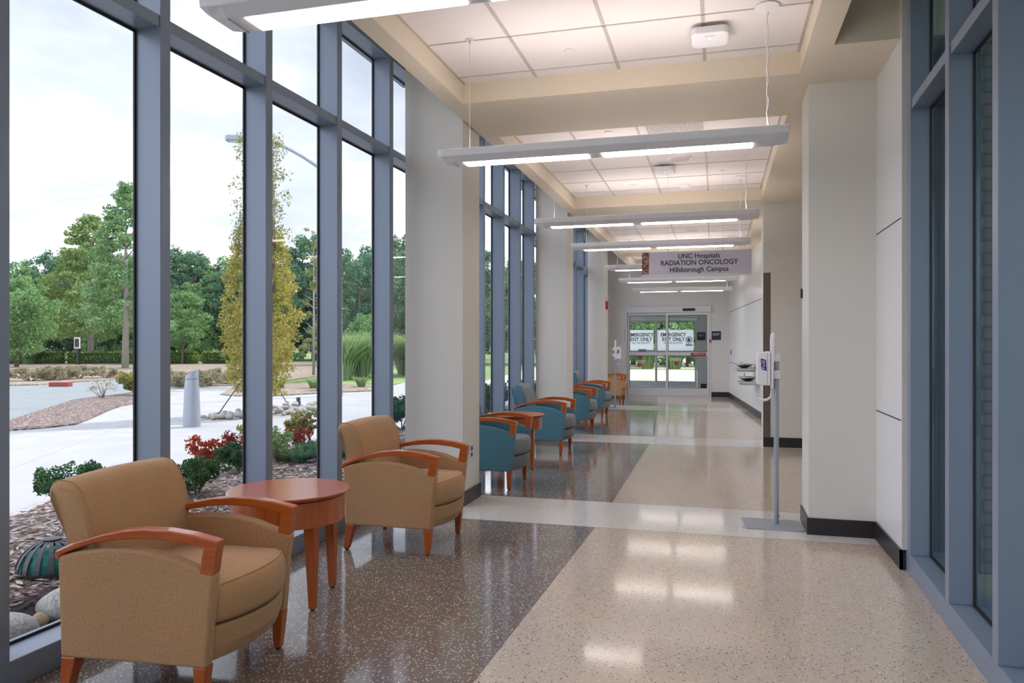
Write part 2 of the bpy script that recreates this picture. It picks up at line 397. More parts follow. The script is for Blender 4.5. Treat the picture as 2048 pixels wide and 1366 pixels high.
# curtain walls -------------------------------------------------------
def curtain(n, p0, ang, y_start, y_end, mull, rail, base_h, side, gm, gd=.152):
    """local y runs along the wall, local +x points into the room; p0 is where local y = 0"""
    r = thing('window_%d' % n, None, None, (*p0, 0), -ang); struct(r)
    s = 1 if side == 'L' else -1
    def X(a, b): return (a, b) if s == 1 else (-b, -a)
    def bx(x0, x1, *a, mi=0): q = X(x0, x1); return box(*q, *a, mi=mi)
    obj('sill', bx(-.20, 0, y_start, y_end, 0, base_h), FRAME, r, bevel=.004)
    obj('head', bx(-.20, -.004, y_start, y_end, 3.62, ROOF), FRAME, r)
    ys = [y_start] + [m for m in mull] + [y_end + .066]
    for m in mull:
        obj('mullion', bx(-gd - .012, 0, m - .066, m, base_h, 3.62), FRAME, r, bevel=.003)
    for a, b in zip(ys, ys[1:]):
        b2 = b - .066
        if b2 - a < .1: continue
        obj('rail', bx(-gd - .012, -.008, a, b2, rail[0], rail[1]), FRAME, r, bevel=.002)
        for z0, z1 in ((base_h, rail[0]), (rail[1], 3.62)):
            obj('glass_pane', bx(-gd - .018, -gd, a + .004, b2 - .004, z0 + .004, z1 - .004), gm, r)
            bm = nb()
            for q in ((a, a + .012, z0, z1), (b2 - .012, b2, z0, z1), (a, b2, z0, z0 + .012), (a, b2, z1 - .012, z1)):
                B(bm, *X(-gd - .001, -gd + .008), *q)
            obj('gasket', bm, FRAMEIN, r)
    return r
curtain(1, (-2.60, 2.2), math.atan(.0206), -6.7, 4.0, [-.801 - .845 * k for k in range(6, -1, -1)][:0] + [.039 - .845 * k for k in range(7, 0, -1)] + [.039, .886, 1.731, 2.557, 3.383], (2.85, 2.907), .112, 'L', GLASS)
curtain(2, (-2.50, 0), 0, 6.21, 10.76, [7.16, 7.97, 8.77, 9.56, 10.29], (2.865, 2.922), .112, 'L', GLASS)
curtain(3, (-2.62, 0), 0, 10.78, 15.84, [11.7, 12.54, 13.37, 14.2, 15.03], (2.865, 2.922), .112, 'L', GLASS)
curtain(5, (-2.74, 0), 0, 15.84, 19.14, [16.7, 17.5, 18.35, 19.1], (2.865, 2.922), .112, 'L', GLASS)  # unseen window bay, added to bring daylight to the dim end wall
curtain(4, (1.064, 4.823), math.atan(.031), -9.2, .012, [-.872 - .70 * k for k in range(11, 0, -1)] + [-.872, -.05 + .012], (2.665, 2.722), .115, 'R', GLASST, .108)

# ------------------------------------------------------------------ sliding doors
def slider(n, y, x0, x1, xs, ztop, head_h, z_mid, bot_h, side, body=ALU, frame_w=.055):
    d = thing('door_%d' % n, None, None, (0, y, 0)); struct(d)
    obj('door_frame', (lambda b: (B(b, x0, x0 + .045, -.01, .13, 0, ztop), B(b, x1 - .045, x1, -.01, .13, 0, ztop), B(b, x0, x1, -.035, .13, ztop - head_h, ztop), b)[-1])(nb()), body, d, bevel=.003)
    obj('threshold', box(x0, x1, -.03, .14, 0, .012), body, d)
    for (a, b, yy) in ((x0 + .05, xs + .03, .045), (xs - .03, x1 - .05, -.005)):
        bm = nb(); h = ztop - head_h - .005; z0 = .016
        B(bm, a, a + frame_w, yy, yy + .045, z0, h); B(bm, b - frame_w, b, yy, yy + .045, z0, h)
        B(bm, a + frame_w, b - frame_w, yy, yy + .045, z0, bot_h); B(bm, a + frame_w, b - frame_w, yy, yy + .045, h - .07, h)
        B(bm, a + frame_w, b - frame_w, yy, yy + .045, z_mid - .045, z_mid + .045)
        p = obj('sliding_panel', bm, body, d, bevel=.003)
        for q in ((bot_h, z_mid - .045), (z_mid + .045, h - .07)):
            obj('glass_pane', box(a + frame_w, b - frame_w, yy + .018, yy + .026, *q), GLASSD, p)
            bm = nb()
            B(bm, a + frame_w, b - frame_w, yy + .012, yy + .032, q[0], q[0] + .012); B(bm, a + frame_w, b - frame_w, yy + .012, yy + .032, q[1] - .012, q[1])
            B(bm, a + frame_w, a + frame_w + .01, yy + .012, yy + .032, *q); B(bm, b - frame_w - .01, b - frame_w, yy + .012, yy + .032, *q)
            obj('gasket', bm, FRAMEIN, p)
    return d
D1 = slider(1, YE, -2.31, -.152, -1.245, 2.30, .16, 1.08, .21, 1)
D2 = slider(2, 23.3, -2.95, -.55, -1.82, 2.25, .16, 1.08, .19, 1, ALU)
# decals and fittings on door 1
sn = obj('motion_sensor', box(-.857, -.545, -.075, -.036, 2.172, 2.238), BLACK, D1, bevel=.015)
st = obj('push_sticker', (lambda b: (prism(b, [(-.66, 1.06), (-.64, 1.035), (-.30, 1.035), (-.275, 1.06), (-.275, 1.085), (-.30, 1.108), (-.64, 1.108), (-.66, 1.085)], -.009, -.0055, 'y'), b)[-1])(nb()), RED, D1)
text('lettering', 'IN EMERGENCY PUSH TO OPEN', .036, BANNER, D1, (-.467, -.0105, 1.071), sx=.55)
obj('alarm_button', box(-.20, -.155, -.03, -.01, 1.36, 1.45), RED, D1, bevel=.004)
bm = nb(); lathe(bm, [(.085, -.001), (.085, .001)], 32); lathe(bm, [(.073, -.0015), (.073, .0015)], 32, mi=1); prism(bm, [(-.045, -.03), (0, .055), (.045, -.03), (.014, -.022), (.014, -.055), (-.014, -.055), (-.014, -.022)], .0015, .003)
o = obj('arrow_decal', bm, [INK, BANNER], D1, loc=(-.70, .008, 1.44)); o.rotation_euler = (PI/2, 0, 0)
obj('decal', box(-.785, -.615, .005, .008, 1.28, 1.34), mat('grey decal', (.35, .40, .5), .5), D1)
obj('decal', box(-1.98, -1.78, .058, .062, 1.14, 1.20), mat('dark grey decal', (.18, .2, .22), .5), D1)
obj('decal', box(-1.79, -1.55, .056, .060, 1.13, 1.18), MATS['grey decal'], D1)
for k in range(4):
    bm = nb(); bmesh.ops.create_cone(bm, segments=20, radius1=.036, radius2=.036, depth=.002)
    bmesh.ops.delete(bm, geom=[f for f in bm.faces if abs(f.normal.z) > .5], context='FACES_ONLY')
    bm = nb()
    loft(bm, [[(r * math.cos(a), r * math.sin(a), z) for a in [2*PI*i/24 for i in range(24)]] for r, z in ((.036, 0), (.036, .002), (.027, .002), (.027, 0))], cap=False)
    B(bm, -.03, .03, -.005, .005, 0, .002)
    for v in list(bm.verts)[-8:]: v.co = Matrix.Rotation(.8, 3, 'Z') @ v.co
    o = obj('warning_decal', bm, ORANGE, D1, loc=(-2.03 + .078 * k, .062, .76)); o.rotation_euler = (PI/2, 0, 0)
for x, z, yy in ((-1.92, .985, .061), (-1.02, .84, .010)):
    bm = nb(); lathe(bm, [(.05, 0), (.05, .002)], 24); o = obj('stop_decal', bm, RED, D1, loc=(x, yy, z)); o.rotation_euler = (PI/2, 0, 0)
    bm = nb()
    for k, (w_, dz) in enumerate(((.13, -.075), (.13, -.10), (.09, -.125), (.10, -.15)) if x < -1.5 else ((.13, .13), (.12, .105), (.13, .08))): B(bm, x - w_, x + w_, yy, yy + .001, z + dz - .007, z + dz + .004)
    obj('decal_lines', bm, BANNER, D1)
# banners on door 2
for x0, x1, lab in ((-2.80, -1.90, 'a'), (-1.78, -.70, 'b')):
    cx = -2.28 if lab == 'a' else -1.30
    bn = obj('banner', box(x0 if lab == 'b' else -2.84, x1, .028 if lab == 'a' else -.022, .032 if lab == 'a' else -.018, 1.13, 1.765), leafmat('translucent film', (.85, .87, .93), (.85, .87, .93), .6), D2)
    yy = .0265 if lab == 'a' else -.0235
    text('lettering', 'EMERGENCY', .155, INK, D2, (cx, yy, 1.615), sx=.86, bold=.004)
    text('lettering', 'EXIT ONLY', .155, INK, D2, (cx, yy, 1.475), sx=.86, bold=.004)
    text('lettering', 'NO RE-ENTRY', .10, INK, D2, (cx, yy, 1.365), sx=.9)

# vestibule
curtain(6, (-3.0, 0), 0, 19.66, 23.22, [20.5, 21.4, 22.3, 23.18], (2.2, 2.26), .112, 'L', GLASS)  # unseen glazing, added so daylight brightens the vestibule
struct(obj('wall_vestibule_right', box(-.50, 1.2, 23.2, 23.45, 0, 2.75), WALL))
struct(obj('wall_vestibule_side', box(.9, 1.2, YE + .14, 23.2, 0, 2.75), WALL))
struct(obj('ceiling_vestibule', box(-3.2, 1.2, YE + .14, 23.5, 2.6, 2.9), WALL))
struct(obj('floor_vestibule', box(-3.2, 1.2, YE + .10, 23.6, -.08, .001), mat('entry mat', (.035, .037, .045), .9)))
bm = nb(); B(bm, -3.0, -2.95, 23.3, 23.45, 0, 2.6); B(bm, -.55, -.50, 23.3, 23.45, 0, 2.6); B(bm, -3.0, -.5, 23.3, 23.45, 2.25, 2.6); struct(obj('wall_vestibule_front', bm, ALU))
struct(obj('baseboard_vestibule', box(-.49, .88, 23.185, 23.2, 0, .14), BASEB))

# ================================================================== FURNITURE
def body_points(pr): return pr
SIDE = [(-.285, .165), (.305, .165), (.312, .25), (.322, .38), (.337, .50), (.27, .522), (.18, .552), (.09, .570), (0, .577), (-.10, .575), (-.20, .562), (-.298, .538), (-.293, .40)]
ARM = [(-.308, .528), (-.307, .556), (-.22, .594), (-.12, .625), (-.03, .644), (.06, .654), (.15, .653), (.25, .642), (.352, .620), (.333, .498), (.278, .503), (.293, .594), (.22, .608), (.13, .616), (.04, .616), (-.05, .608), (-.14, .592), (-.23, .565), (-.285, .541), (-.29, .523)]
def flat_ring(poly, y): return [(p[0], y, p[1]) for p in poly]
def make_chair(kind):
    main, inner = (TAN, TAN) if kind == 'tan' else (TEAL, SLATE)
    t = thing('armchair', '-', 'armchair')
    for s in (-1, 1):
        bm = nb(); y0, y1 = s * .262, s * .312
        prism(bm, SIDE, y0, y1, 'y'); obj('side_panel', bm, main, t, bevel=.012, seg=3)
        bm = nb(); prism(bm, ARM, s * .262, s * .314, 'y'); obj('arm', bm, WOOD, t, bevel=.006, seg=2)
        bm = nb(); taper(bm, (.278, s * .285), (.272, s * .285), .168, .008, .052, .032); lg = obj('leg', bm, WOODP, t, bevel=.004)
        bm = nb(); lathe(bm, [(.010, 0), (.013, .002), (.013, .009)], 12, (.272, s * .285)); obj('glide', bm, BLACK, lg)
        bm = nb(); taper(bm, (-.250, s * .285), (-.283, s * .285), .168, .008, .058, .034); lg = obj('leg', bm, WOODP, t, bevel=.004)
        bm = nb(); lathe(bm, [(.010, 0), (.013, .002), (.013, .009)], 12, (-.283, s * .285)); obj('glide', bm, BLACK, lg)
    # cushion: stations across y, bowed front, crowned top
    def cross(yf, z0, z1, xb, xf, bow, crown, nose):
        x1 = xf - bow * yf * yf; zt = z1 - crown * yf * yf
        r = nose; return [(xb, z0), (x1 - r * .5, z0), (x1 - .004, z0 + .02), (x1, (z0 + zt) / 2), (x1 - .006, zt - r * .75), (x1 - r * .35, zt - r * .25), (x1 - r, zt), ((xb + x1) / 2, zt + .012 * (1 - yf * yf)), (xb, zt - .01)]
    bm = nb(); rings = []
    for k in range(17):
        q = -1 + 2 * k / 16; e_ = 1 - .012 * (1 if k in (0, 16) else 0)
        rings.append([(x, q * .258, z) for x, z in cross(q * e_, .302, .462 - (.012 if k in (0, 16) else 0), -.20, .396 - (.01 if k in (0, 16) else 0), .075, .014, .05)])
    loft(bm, rings); c = obj('seat_cushion', bm, inner, t, smooth=True, bevel=.008)
    bm = nb(); tube(bm, [(x - .018, y, z) for x, y, z in [(r[5][0] + .012, r[5][1], r[5][2] + .004) for r in rings[1:-1]]], .0022, 6); obj('seam', bm, inner, c)
    bm = nb(); rings = []
    for k in range(13):
        q = -1 + 2 * k / 12; rings.append([(x, q * .258, z) for x, z in [(-.22, .168), (.348 - .06 * q * q, .168), (.372 - .07 * q * q, .22), (.382 - .073 * q * q, .296), (-.22, .296)]])
    loft(bm, rings); obj('seat_front', bm, main if kind == 'tan' else inner, t, smooth=False, bevel=.006)
    # back
    prof = [(-.285, .19), (-.290, .40), (-.305, .60), (-.335, .765), (-.340, .795), (-.332, .812), (-.31, .822), (-.275, .822), (-.24, .812), (-.213, .785), (-.185, .72), (-.160, .62), (-.148, .50), (-.145, .35), (-.15, .30)]
    def backring(y, shrink, drop):
        cx, cz = -.26, .62; return [(cx + (x - cx) * (1 - shrink), y, (cz + (z - cz) * (1 - shrink) if z > .6 else z) - drop) for x, z in prof]
    bm = nb(); ys = [-.308, -.300, -.285, -.15, 0, .15, .285, .300, .308]; sh = [.10, .03, 0, 0, 0, 0, 0, .03, .10]
    loft(bm, [backring(y, a, .010 * (abs(y) / .3) ** 2) for y, a in zip(ys, sh)])
    # clip the lower part inside the arms
    for v in bm.verts:
        if v.co.z < .60: v.co.y = max(-.258, min(.258, v.co.y))
    bk = obj('backrest', bm, main, t, smooth=True, bevel=.004)
    if kind != 'tan':
        fp = [(-.337, .800), (-.31, .8255), (-.275, .8255), (-.238, .815), (-.210, .787), (-.182, .72), (-.157, .62), (-.145, .50), (-.143, .42), (-.165, .42), (-.18, .62), (-.23, .76), (-.27, .80), (-.31, .80)]
        bm = nb(); prism(bm, fp, -.225, .225, 'y'); obj('back_panel', bm, inner, t, bevel=.004)
    for s in (-1, 1):
        bm = nb(); tube(bm, [(x, s * .288, z - .0092 + .001) for x, z in prof[4:12]], .0022, 6); obj('piping', bm, main, bk)
    bm = nb(); B(bm, -.30, -.12, -.255, .255, .17, .33); B(bm, -.288, -.28, -.26, .26, .17, .6); obj('back_base', bm, main, t, bevel=.004)
    return t
chair_spec = [
    ('tan', (-2.085, 2.555), .09, 'tan armchair nearest the camera, left of the first round table'),
    ('tan', (-2.02, 4.65), 0, 'tan fabric armchair beyond the first round side table, in front of the first white pier'),
    ('blue', (-2.10, 6.83), 0, 'teal vinyl armchair partly hidden by the first pier, its back out of sight'),
    ('blue', (-2.085, 9.08), 0, 'teal and grey armchair just beyond the second round table, before the second pier'),
    ('blue', (-2.20, 11.56), 0, 'teal armchair behind the second pier, fifth seat down the corridor'),
    ('blue', (-2.27, 13.65), 0, 'teal armchair farthest down the corridor, in front of the third pier'),
    ('tan', (-2.38, 17.1), 0, 'tan armchair at the far end of the corridor beside the sliding door'),
]
protos = {}
for kind, (x, y), rz, lab in chair_spec:
    if kind not in protos: o = protos[kind] = make_chair(kind)
    else: o = dup(protos[kind])
    o.location = (x, y, 0); o.rotation_euler = (0, 0, rz); o['label'] = lab
    o['group'] = 'corridor armchairs'
def make_table():
    t = thing('side_table', '-', 'table')
    bm = nb(); lathe(bm, [(.270, .541), (.296, .548), (.310, .562), (.310, .566), (.307, .569), (.0001, .569)], 64); obj('tabletop', bm, WOOD, t, smooth=False)
    bm = nb(); lathe(bm, [(.262, .415), (.285, .415), (.285, .541), (.262, .541)], 64); lathe(bm, [(.262, .53), (.0001, .53)], 64, cap=False); obj('apron', bm, WOODP, t)
    for k in range(4):
        a = math.radians(-32 + 90 * k); bm = nb(); r0, r1 = .245, .262
        taper(bm, (0, 0), (.008, 0), .42, .008, .058, .032); bmesh.ops.rotate(bm, verts=bm.verts, matrix=Matrix.Rotation(0, 3, 'Z'))
        lg = obj('leg', bm, WOODP, t, bevel=.003, loc=(r0 * math.cos(a), r0 * math.sin(a), 0))
        bm = nb(); lathe(bm, [(.012, 0), (.014, .009)], 12, (.008, 0)); obj('glide', bm, BLACK, lg)
    return t
tb = make_table(); tb.location = (-2.155, 3.45, 0); tb['label'] = 'round cherry wood side table between the two near tan armchairs'; tb['group'] = 'round side tables'
for (x, y), lab in (((-2.11, 7.83), 'round cherry side table between the first two teal armchairs'), ((-2.235, 12.5), 'round cherry side table mostly hidden between the two farthest teal armchairs'), ((-2.42, 16.2), 'round cherry side table in front of the far tan armchair, only its edge showing')):
    if y > 16: continue
    o = dup(tb, lab); o.location = (x, y, 0)

# ------------------------------------------------------------------ sanitizer stands
def make_stand(label, flip=1):
    t = thing('sanitizer_stand', label, 'hand sanitizer stand')
    bm = nb(); p = [(-.215, -.13), (-.235, -.16), (-.19, -.19), (.165, -.19), (.19, -.17), (.175, .10), (.14, .15), (-.20, .15), (-.235, .12)]
    prism(bm, [(x * flip, y) for x, y in p], 0, .007); obj('base_plate', bm, GREYM, t, bevel=.002)
    bm = nb(); tube(bm, [(.01, 0, .006), (.012, 0, 1.24)], .018, 20); pole = obj('pole', bm, GREYM, t, smooth=False)
    f = flip
    bm = nb(); prism(bm, [(-.028 * f, 1.00), (-.030 * f, 1.36), (-.026 * f, 1.395), (-.012 * f, 1.41), (-.004 * f, 1.395), (-.006 * f, 1.25), (-.016 * f, 1.00)], -.06, .06, 'y'); obj('back_plate', bm, WHITEM, t, bevel=.006, seg=3)
    for z in (1.225, 1.10): obj('bracket', box(*sorted((-.012 * f, .035 * f)), -.028, .028, z - .03, z + .03), WHITEM, t, bevel=.006)
    bm = nb(); prism(bm, [(-.13 * f, 1.035), (-.13 * f, 1.245), (-.118 * f, 1.262), (-.06 * f, 1.268), (-.032 * f, 1.27), (-.032 * f, 1.022), (-.118 * f, 1.022)], -.065, .065, 'y')
    d = obj('dispenser', bm, WHITE, t, bevel=.010, seg=3)
    obj('dispenser_seam', box(*sorted((-.056 * f, -.053 * f)), -.066, .066, 1.03, 1.26), mat('seam grey', (.3, .3, .38), .5), d)
    obj('dispenser_cap', box(*sorted((-.125 * f, -.105 * f)), -.05, .05, 1.262, 1.276), WHITE, d, bevel=.003)
    bm = nb(); prism(bm, [(-.101 * f, 1.218), (-.064 * f, 1.207), (-.061 * f, 1.128), (-.096 * f, 1.140)], -.0675, -.0655, 'y'); lg = obj('logo_patch', bm, BLUEINK, d)
    obj('logo_spot', box(*sorted((-.099 * f, -.088 * f)), -.068, -.0665, 1.178, 1.195), RED, d)
    text('lettering', 'Purell', .034, BANNER, d, (-.081 * f, -.0682, 1.173), rot=(PI/2, -PI/2, 0), sx=.82)
    bm = nb(); tube(bm, [(-.022 * f, 0, 1.01), (-.022 * f, 0, .97), (-.028 * f, 0, .935), (-.05 * f, 0, .915), (-.08 * f, 0, .91), (-.115 * f, 0, .925)], [.007, .007, .008, .010, .010, .004], 10); obj('drip_tray_arm', bm, WHITE, t, smooth=True)
    bm = nb(); tube(bm, [(.03, 0, .06), (.034, 0, .06)], .008, 10); obj('screw', bm, BLACK, t)
    return t
st1 = make_stand('white hand sanitizer dispenser on a grey pole stand beside the near right pier'); st1.location = (.405, 5.80, 0)
st2 = make_stand('hand sanitizer stand in front of the far tan armchair by the sliding door', -1); st2.location = (-2.05, 15.45, 0)

# ------------------------------------------------------------------ drinking fountain
aw = along(AW0, AW1, .10)
df = thing('drinking_fountain', 'two-level stainless steel drinking fountain on the angled white wall', 'drinking fountain', (aw[0], aw[1], 0), -AWR)
for k, (yy, z) in enumerate(((.28, .885), (-.22, .665))):
    x0, x1 = -.36, 0
    bd = obj('fountain_body', box(x0 + .02, x1 - .002, yy - .20, yy + .20, z - .07, z), STEEL, df, bevel=.02, seg=3)
    bm = nb(); cx = -.19
    loft(bm, [[(cx + r * .95 * math.cos(2*PI*i/28), yy + r * 1.12 * math.sin(2*PI*i/28), zz) for i in range(28)] for r, zz in ((.06, z), (.12, z + .02), (.165, z + .055), (.182, z + .072), (.170, z + .072), (.10, z + .035), (.02, z + .028))], cap=True)
    obj('basin', bm, STEEL, df, smooth=True)
    bm = nb(); tube(bm, [(cx - .05, yy + .1, z + .05), (cx - .05, yy + .1, z + .115), (cx - .035, yy + .09, z + .13)], [.016, .013, .012], 12); obj('bubbler', bm, WHITE, df, smooth=True)
# small wall fittings
def on_aw(t, z, w, h, name, m, label, cat):
    p = along(AW0, AW1, t); o = thing(name, label, cat, (p[0], p[1], z), -AWR); obj('cover_plate', box(-.012, -.001, -w/2, w/2, -h/2, h/2), m, o, bevel=.002); return o
o = on_aw(.90, 1.13, .09, .13, 'wall_switch', BLACK, 'small black access switch on the angled wall near the sliding door', 'switch')
o = on_aw(.12, .50, .09, .12, 'wall_outlet', WHITE, 'white outlet low on the angled wall under the drinking fountain', 'outlet'); obj('socket', box(-.014, -.011, -.018, .018, -.04, .04), BLACK, o)
o = thing('wall_outlet', 'steel electrical outlet plate low on the first left pier', 'outlet', (-2.0, 5.975, .42)); obj('cover_plate', box(0, .006, -.038, .038, -.06, .06), ALU, o, bevel=.002)
obj('socket', box(.005, .008, -.018, .018, -.042, -.008), BLACK, o); obj('socket', box(.005, .008, -.018, .018, .008, .042), BLACK, o)
o = thing('room_sign', 'small dark room sign seen edge-on on the side of the near right pier', 'sign', (.611, 5.955, 1.70)); obj('sign_plate', box(-.014, 0, -.02, .02, -.035, .035), BLACK, o)
o = thing('fire_alarm', 'red fire alarm strobe on the third left pier', 'fire alarm', (-2.25, 15.6, 2.14)); obj('alarm_body', box(0, .045, -.055, .055, -.085, .085), RED, o, bevel=.006); obj('strobe_lens', box(.045, .062, -.025, .025, -.07, -.02), WHITE, o, bevel=.006)
o = thing('exit_sign', 'dark blue square EXIT plate on the end wall right of the sliding door', 'sign', (-.029, YE - .002, 1.545)); obj('sign_plate', box(-.11, .11, -.012, 0, -.11, .11), NAVY, o, bevel=.002); text('lettering', 'EXIT', .082, BANNER, o, (0, -.0135, .025), sx=.95, bold=.0006)
o = thing('exit_sign', 'dark EXIT plate on the vestibule wall seen through the door glass', 'sign', (-.474, 23.197, 1.566)); obj('sign_plate', box(-.12, .12, -.012, 0, -.12, .12), NAVY, o, bevel=.002); text('lettering', 'EXIT', .085, BANNER, o, (0, -.0135, .025), sx=.95, bold=.0006)
o = thing('door_controller', 'narrow aluminium control box on the end wall left of the door frame', 'controller', (-2.37, YE - .001, 1.55)); obj('controller_body', box(-.035, .035, -.03, 0, -.16, .16), ALU, o, bevel=.004)

# ------------------------------------------------------------------ hanging sign
hs = thing('hanging_sign', 'long grey hospital sign hanging from the ceiling with a flower photo strip', 'sign', (0, 8.75, 0))
obj('sign_board', box(-.843, .366, -.012, .012, 2.112, 2.383), SIGN, hs, bevel=.002)
obj('photo_strip', box(-.843, -.762, -.0135, -.012, 2.128, 2.383), FLOWER, hs)
obj('bottom_rail', box(-.843, .366, -.014, .014, 2.10, 2.118), ALU, hs)
for i, (tx, z) in enumerate((('UNC Hospitals', 2.325), ('RADIATION ONCOLOGY', 2.250), ('Hillsborough Campus', 2.172))):
    text('lettering', tx, .080, INK, hs, (-.205, -.0135, z), sx=.93, bold=.0012)
for x in (-.55, .057):
    bm = nb(); tube(bm, [(x, 0, 2.38), (x, 0, 2.41)], .009, 10); tube(bm, [(x, 0, 2.40), (x, 0, TOP)], .0016, 6); lathe(bm, [(.03, TOP - .006), (.03, TOP)], 16, (x, 0)); obj('hanger', bm, ALU, hs)

# ------------------------------------------------------------------ pendant lights
def make_light():
    t = thing('pendant_light', '-', 'light fixture')
    x0, x1 = -1.055, 1.055
    sec = [(-.10, -.006), (-.106, .036), (-.092, .042), (-.06, .028), (.06, .028), (.092, .042), (.106, .036), (.10, -.006), (.060, -.040), (-.060, -.040)]
    rings = []
    for x, s in ((x0, .25), (x0 + .03, .75), (x0 + .09, 1), (x1 - .09, 1), (x1 - .03, .85), (x1, .7)):
        rings.append([(x, y * (.92 + .08 * s), z * s if z < 0 else z) for y, z in sec])
    bm = nb(); loft(bm, rings); h = obj('housing', bm, WHITEM, t, bevel=.003)
    for a, b in ((-.895, -.10), (-.012, .86)):
        obj('lens', box(a, b, -.052, .052, -.0445, -.0385), LENS, t)
    obj('added_upglow', box(-.9, .9, -.04, .04, .029, .032), ADDED_UPGLOW, t)  # added glowing strip, out of sight from below, lifts the room brightness
    obj('end_joint', box(-.962, -.957, -.062, .062, -.042, -.036), GREYM, h)
    bm = nb(); tube(bm, [(-.87, 0, .03), (-.87, 0, .755)], .0016, 6); tube(bm, [(-.87, 0, .73), (-.87, 0, .758)], .007, 8); tube(bm, [(-.87, 0, .034), (-.87, 0, .05)], .008, 8); lathe(bm, [(.028, .754), (.028, .758)], 16, (-.87, 0)); obj('hanger', bm, ALU, t)
    bm = nb(); tube(bm, [(.94, 0, .03), (.94, 0, .755)], .0016, 6); tube(bm, [(.945 + .006 * math.sin(k * 1.7), .004 * math.cos(k * 2.1), .034 + k * .0363) for k in range(20)], .004, 6); lathe(bm, [(.07, .75), (.07, .756), (.0001, .758)], 24, (.94, 0)); obj('power_cord', bm, WHITE, t)
    return t
lights = [(-.72, 2.36, 'pendant linear light nearest the camera, cut off by the top of the frame'),
          (-.665, 4.56, 'long white pendant light hanging in front of the first ceiling beam'),
          (-.688, 7.25, 'pendant linear light above the second round table, second whole one from the camera'),
          (-.684, 9.12, 'pendant linear light just above and behind the hanging hospital sign'),
          (-.645, 11.75, 'pendant light half hidden behind the hanging hospital sign'),
          (-.725, 14.12, 'pendant light just below the hanging sign, second from the end wall'),
          (-.75, 16.7, 'pendant linear light farthest away, nearest the sliding door')]
lt = None
for x, y, lab in lights:
    if lt is None: lt = make_light(); o = lt
    else: o = dup(lt)
    o.location = (x, y, 2.52); o['label'] = lab; o['group'] = 'pendant lights along the corridor'
for y in (-.3, -2.6):  # unseen lamps, added to brighten the near part of the corridor
    o = dup(lt, 'unseen pendant light added behind the camera to brighten the near end', 'pendant lights along the corridor'); o.location = (-.68, y, 2.52)

# ------------------------------------------------------------------ ceiling fittings
def disc(name, x, y, r, lab, cat, h=.008, m=WHITE, grp=None, z=TOP):
    t = thing(name, lab, cat, (x, y, z), 0, grp); bm = nb(); lathe(bm, [(r, 0), (r, -h * .5), (r * .93, -h), (.0001, -h)][::-1], 32); obj('cover', bm, m, t); return t
disc('sprinkler_cover', -.95, 4.90, .036, 'small round sprinkler cover in the nearest ceiling bay', 'sprinkler cover', m=TILE)
disc('sprinkler_cover', -.97, 6.88, .036, 'small round sprinkler cover just beyond the first ceiling beam', 'sprinkler cover', m=TILE)
disc('sprinkler_cover', -.99, 9.25, .034, 'small round sprinkler cover left of the smoke detector', 'sprinkler cover', m=TILE)
disc('sprinkler_cover', -1.03, 14.12, .034, 'small round sprinkler cover in the third ceiling bay, above the farthest pendants', 'sprinkler cover', m=TILE)
for x, y, lab in ((-.38, 8.05, 'round white ceiling speaker in the second bay'), (-.42, 13.15, 'round white ceiling speaker in the third bay, above the far pendants')):
    t = disc('ceiling_speaker', x, y, .125, lab, 'ceiling speaker', .012); bm = nb(); lathe(bm, [(.098, -.012), (.098, -.016), (.0001, -.016)][::-1], 32); obj('grille', bm, mat('speaker mesh', (.6, .56, .55), .8), t)
t = thing('smoke_detector', 'small white smoke detector on the second ceiling bay', 'smoke detector', (-.385, 9.40, TOP)); bm = nb(); lathe(bm, [(.06, 0), (.06, -.02), (.05, -.03), (.05, -.045), (.0001, -.048)][::-1], 24); obj('cover', bm, WHITE, t)
def access_point(x, y, lab):
    t = thing('wireless_access_point', lab, 'access point', (x, y, TOP)); obj('mount', box(-.04, .04, -.04, .04, -.025, 0), mat('mount brown', (.25, .16, .06), .5), t)
    bm = nb(); prism(bm, [(sx * .07 + .042 * math.cos(q), sy * .07 + .042 * math.sin(q)) for sx, sy, q0 in ((1, 1, 0), (-1, 1, 1), (-1, -1, 2), (1, -1, 3)) for q in [PI / 2 * (q0 + i / 6) for i in range(7)]], -.075, -.022); obj('cover', bm, WHITE, t, bevel=.012, seg=3)
    bm = nb(); lathe(bm, [(.005, -.077), (.005, -.074)], 12, (.0, -.03)); obj('status_light', bm, GREENLED, t)
    obj('slot', box(-.03, .03, -.075, -.072, -.0765, -.074), GREYM, t)
access_point(-.045, 4.80, 'white wireless access point on the nearest ceiling bay, green light lit')
access_point(-.56, 8.36, 'white wireless access point on the second ceiling bay')
for k, (y0, y1) in enumerate(((6.52, 7.09), (7.13, 7.7))):
    t = thing('ceiling_vent', ('slatted white ceiling vent beside the first beam', 'slatted white ceiling vent, farther of the two, above the pendant')[k], 'vent', (-.375, (y0 + y1) / 2, TOP))
    h = (y1 - y0) / 2 - .01; obj('vent_back', box(-.255, .255, -h, h, -.003, -.001), BLACK, t)
    bm = nb(); B(bm, -.275, .275, -h - .01, -h + .012, -.009, 0); B(bm, -.275, .275, h - .012, h + .01, -.009, 0); B(bm, -.275, -.252, -h, h, -.009, 0); B(bm, .252, .275, -h, h, -.009, 0); obj('vent_frame', bm, TILE, t)
    bm = nb()
    for i in range(34): x = -.25 + .0152 * i; B(bm, x, x + .0085, -h, h, -.008, -.004)
    obj('slats', bm, TILE, t)

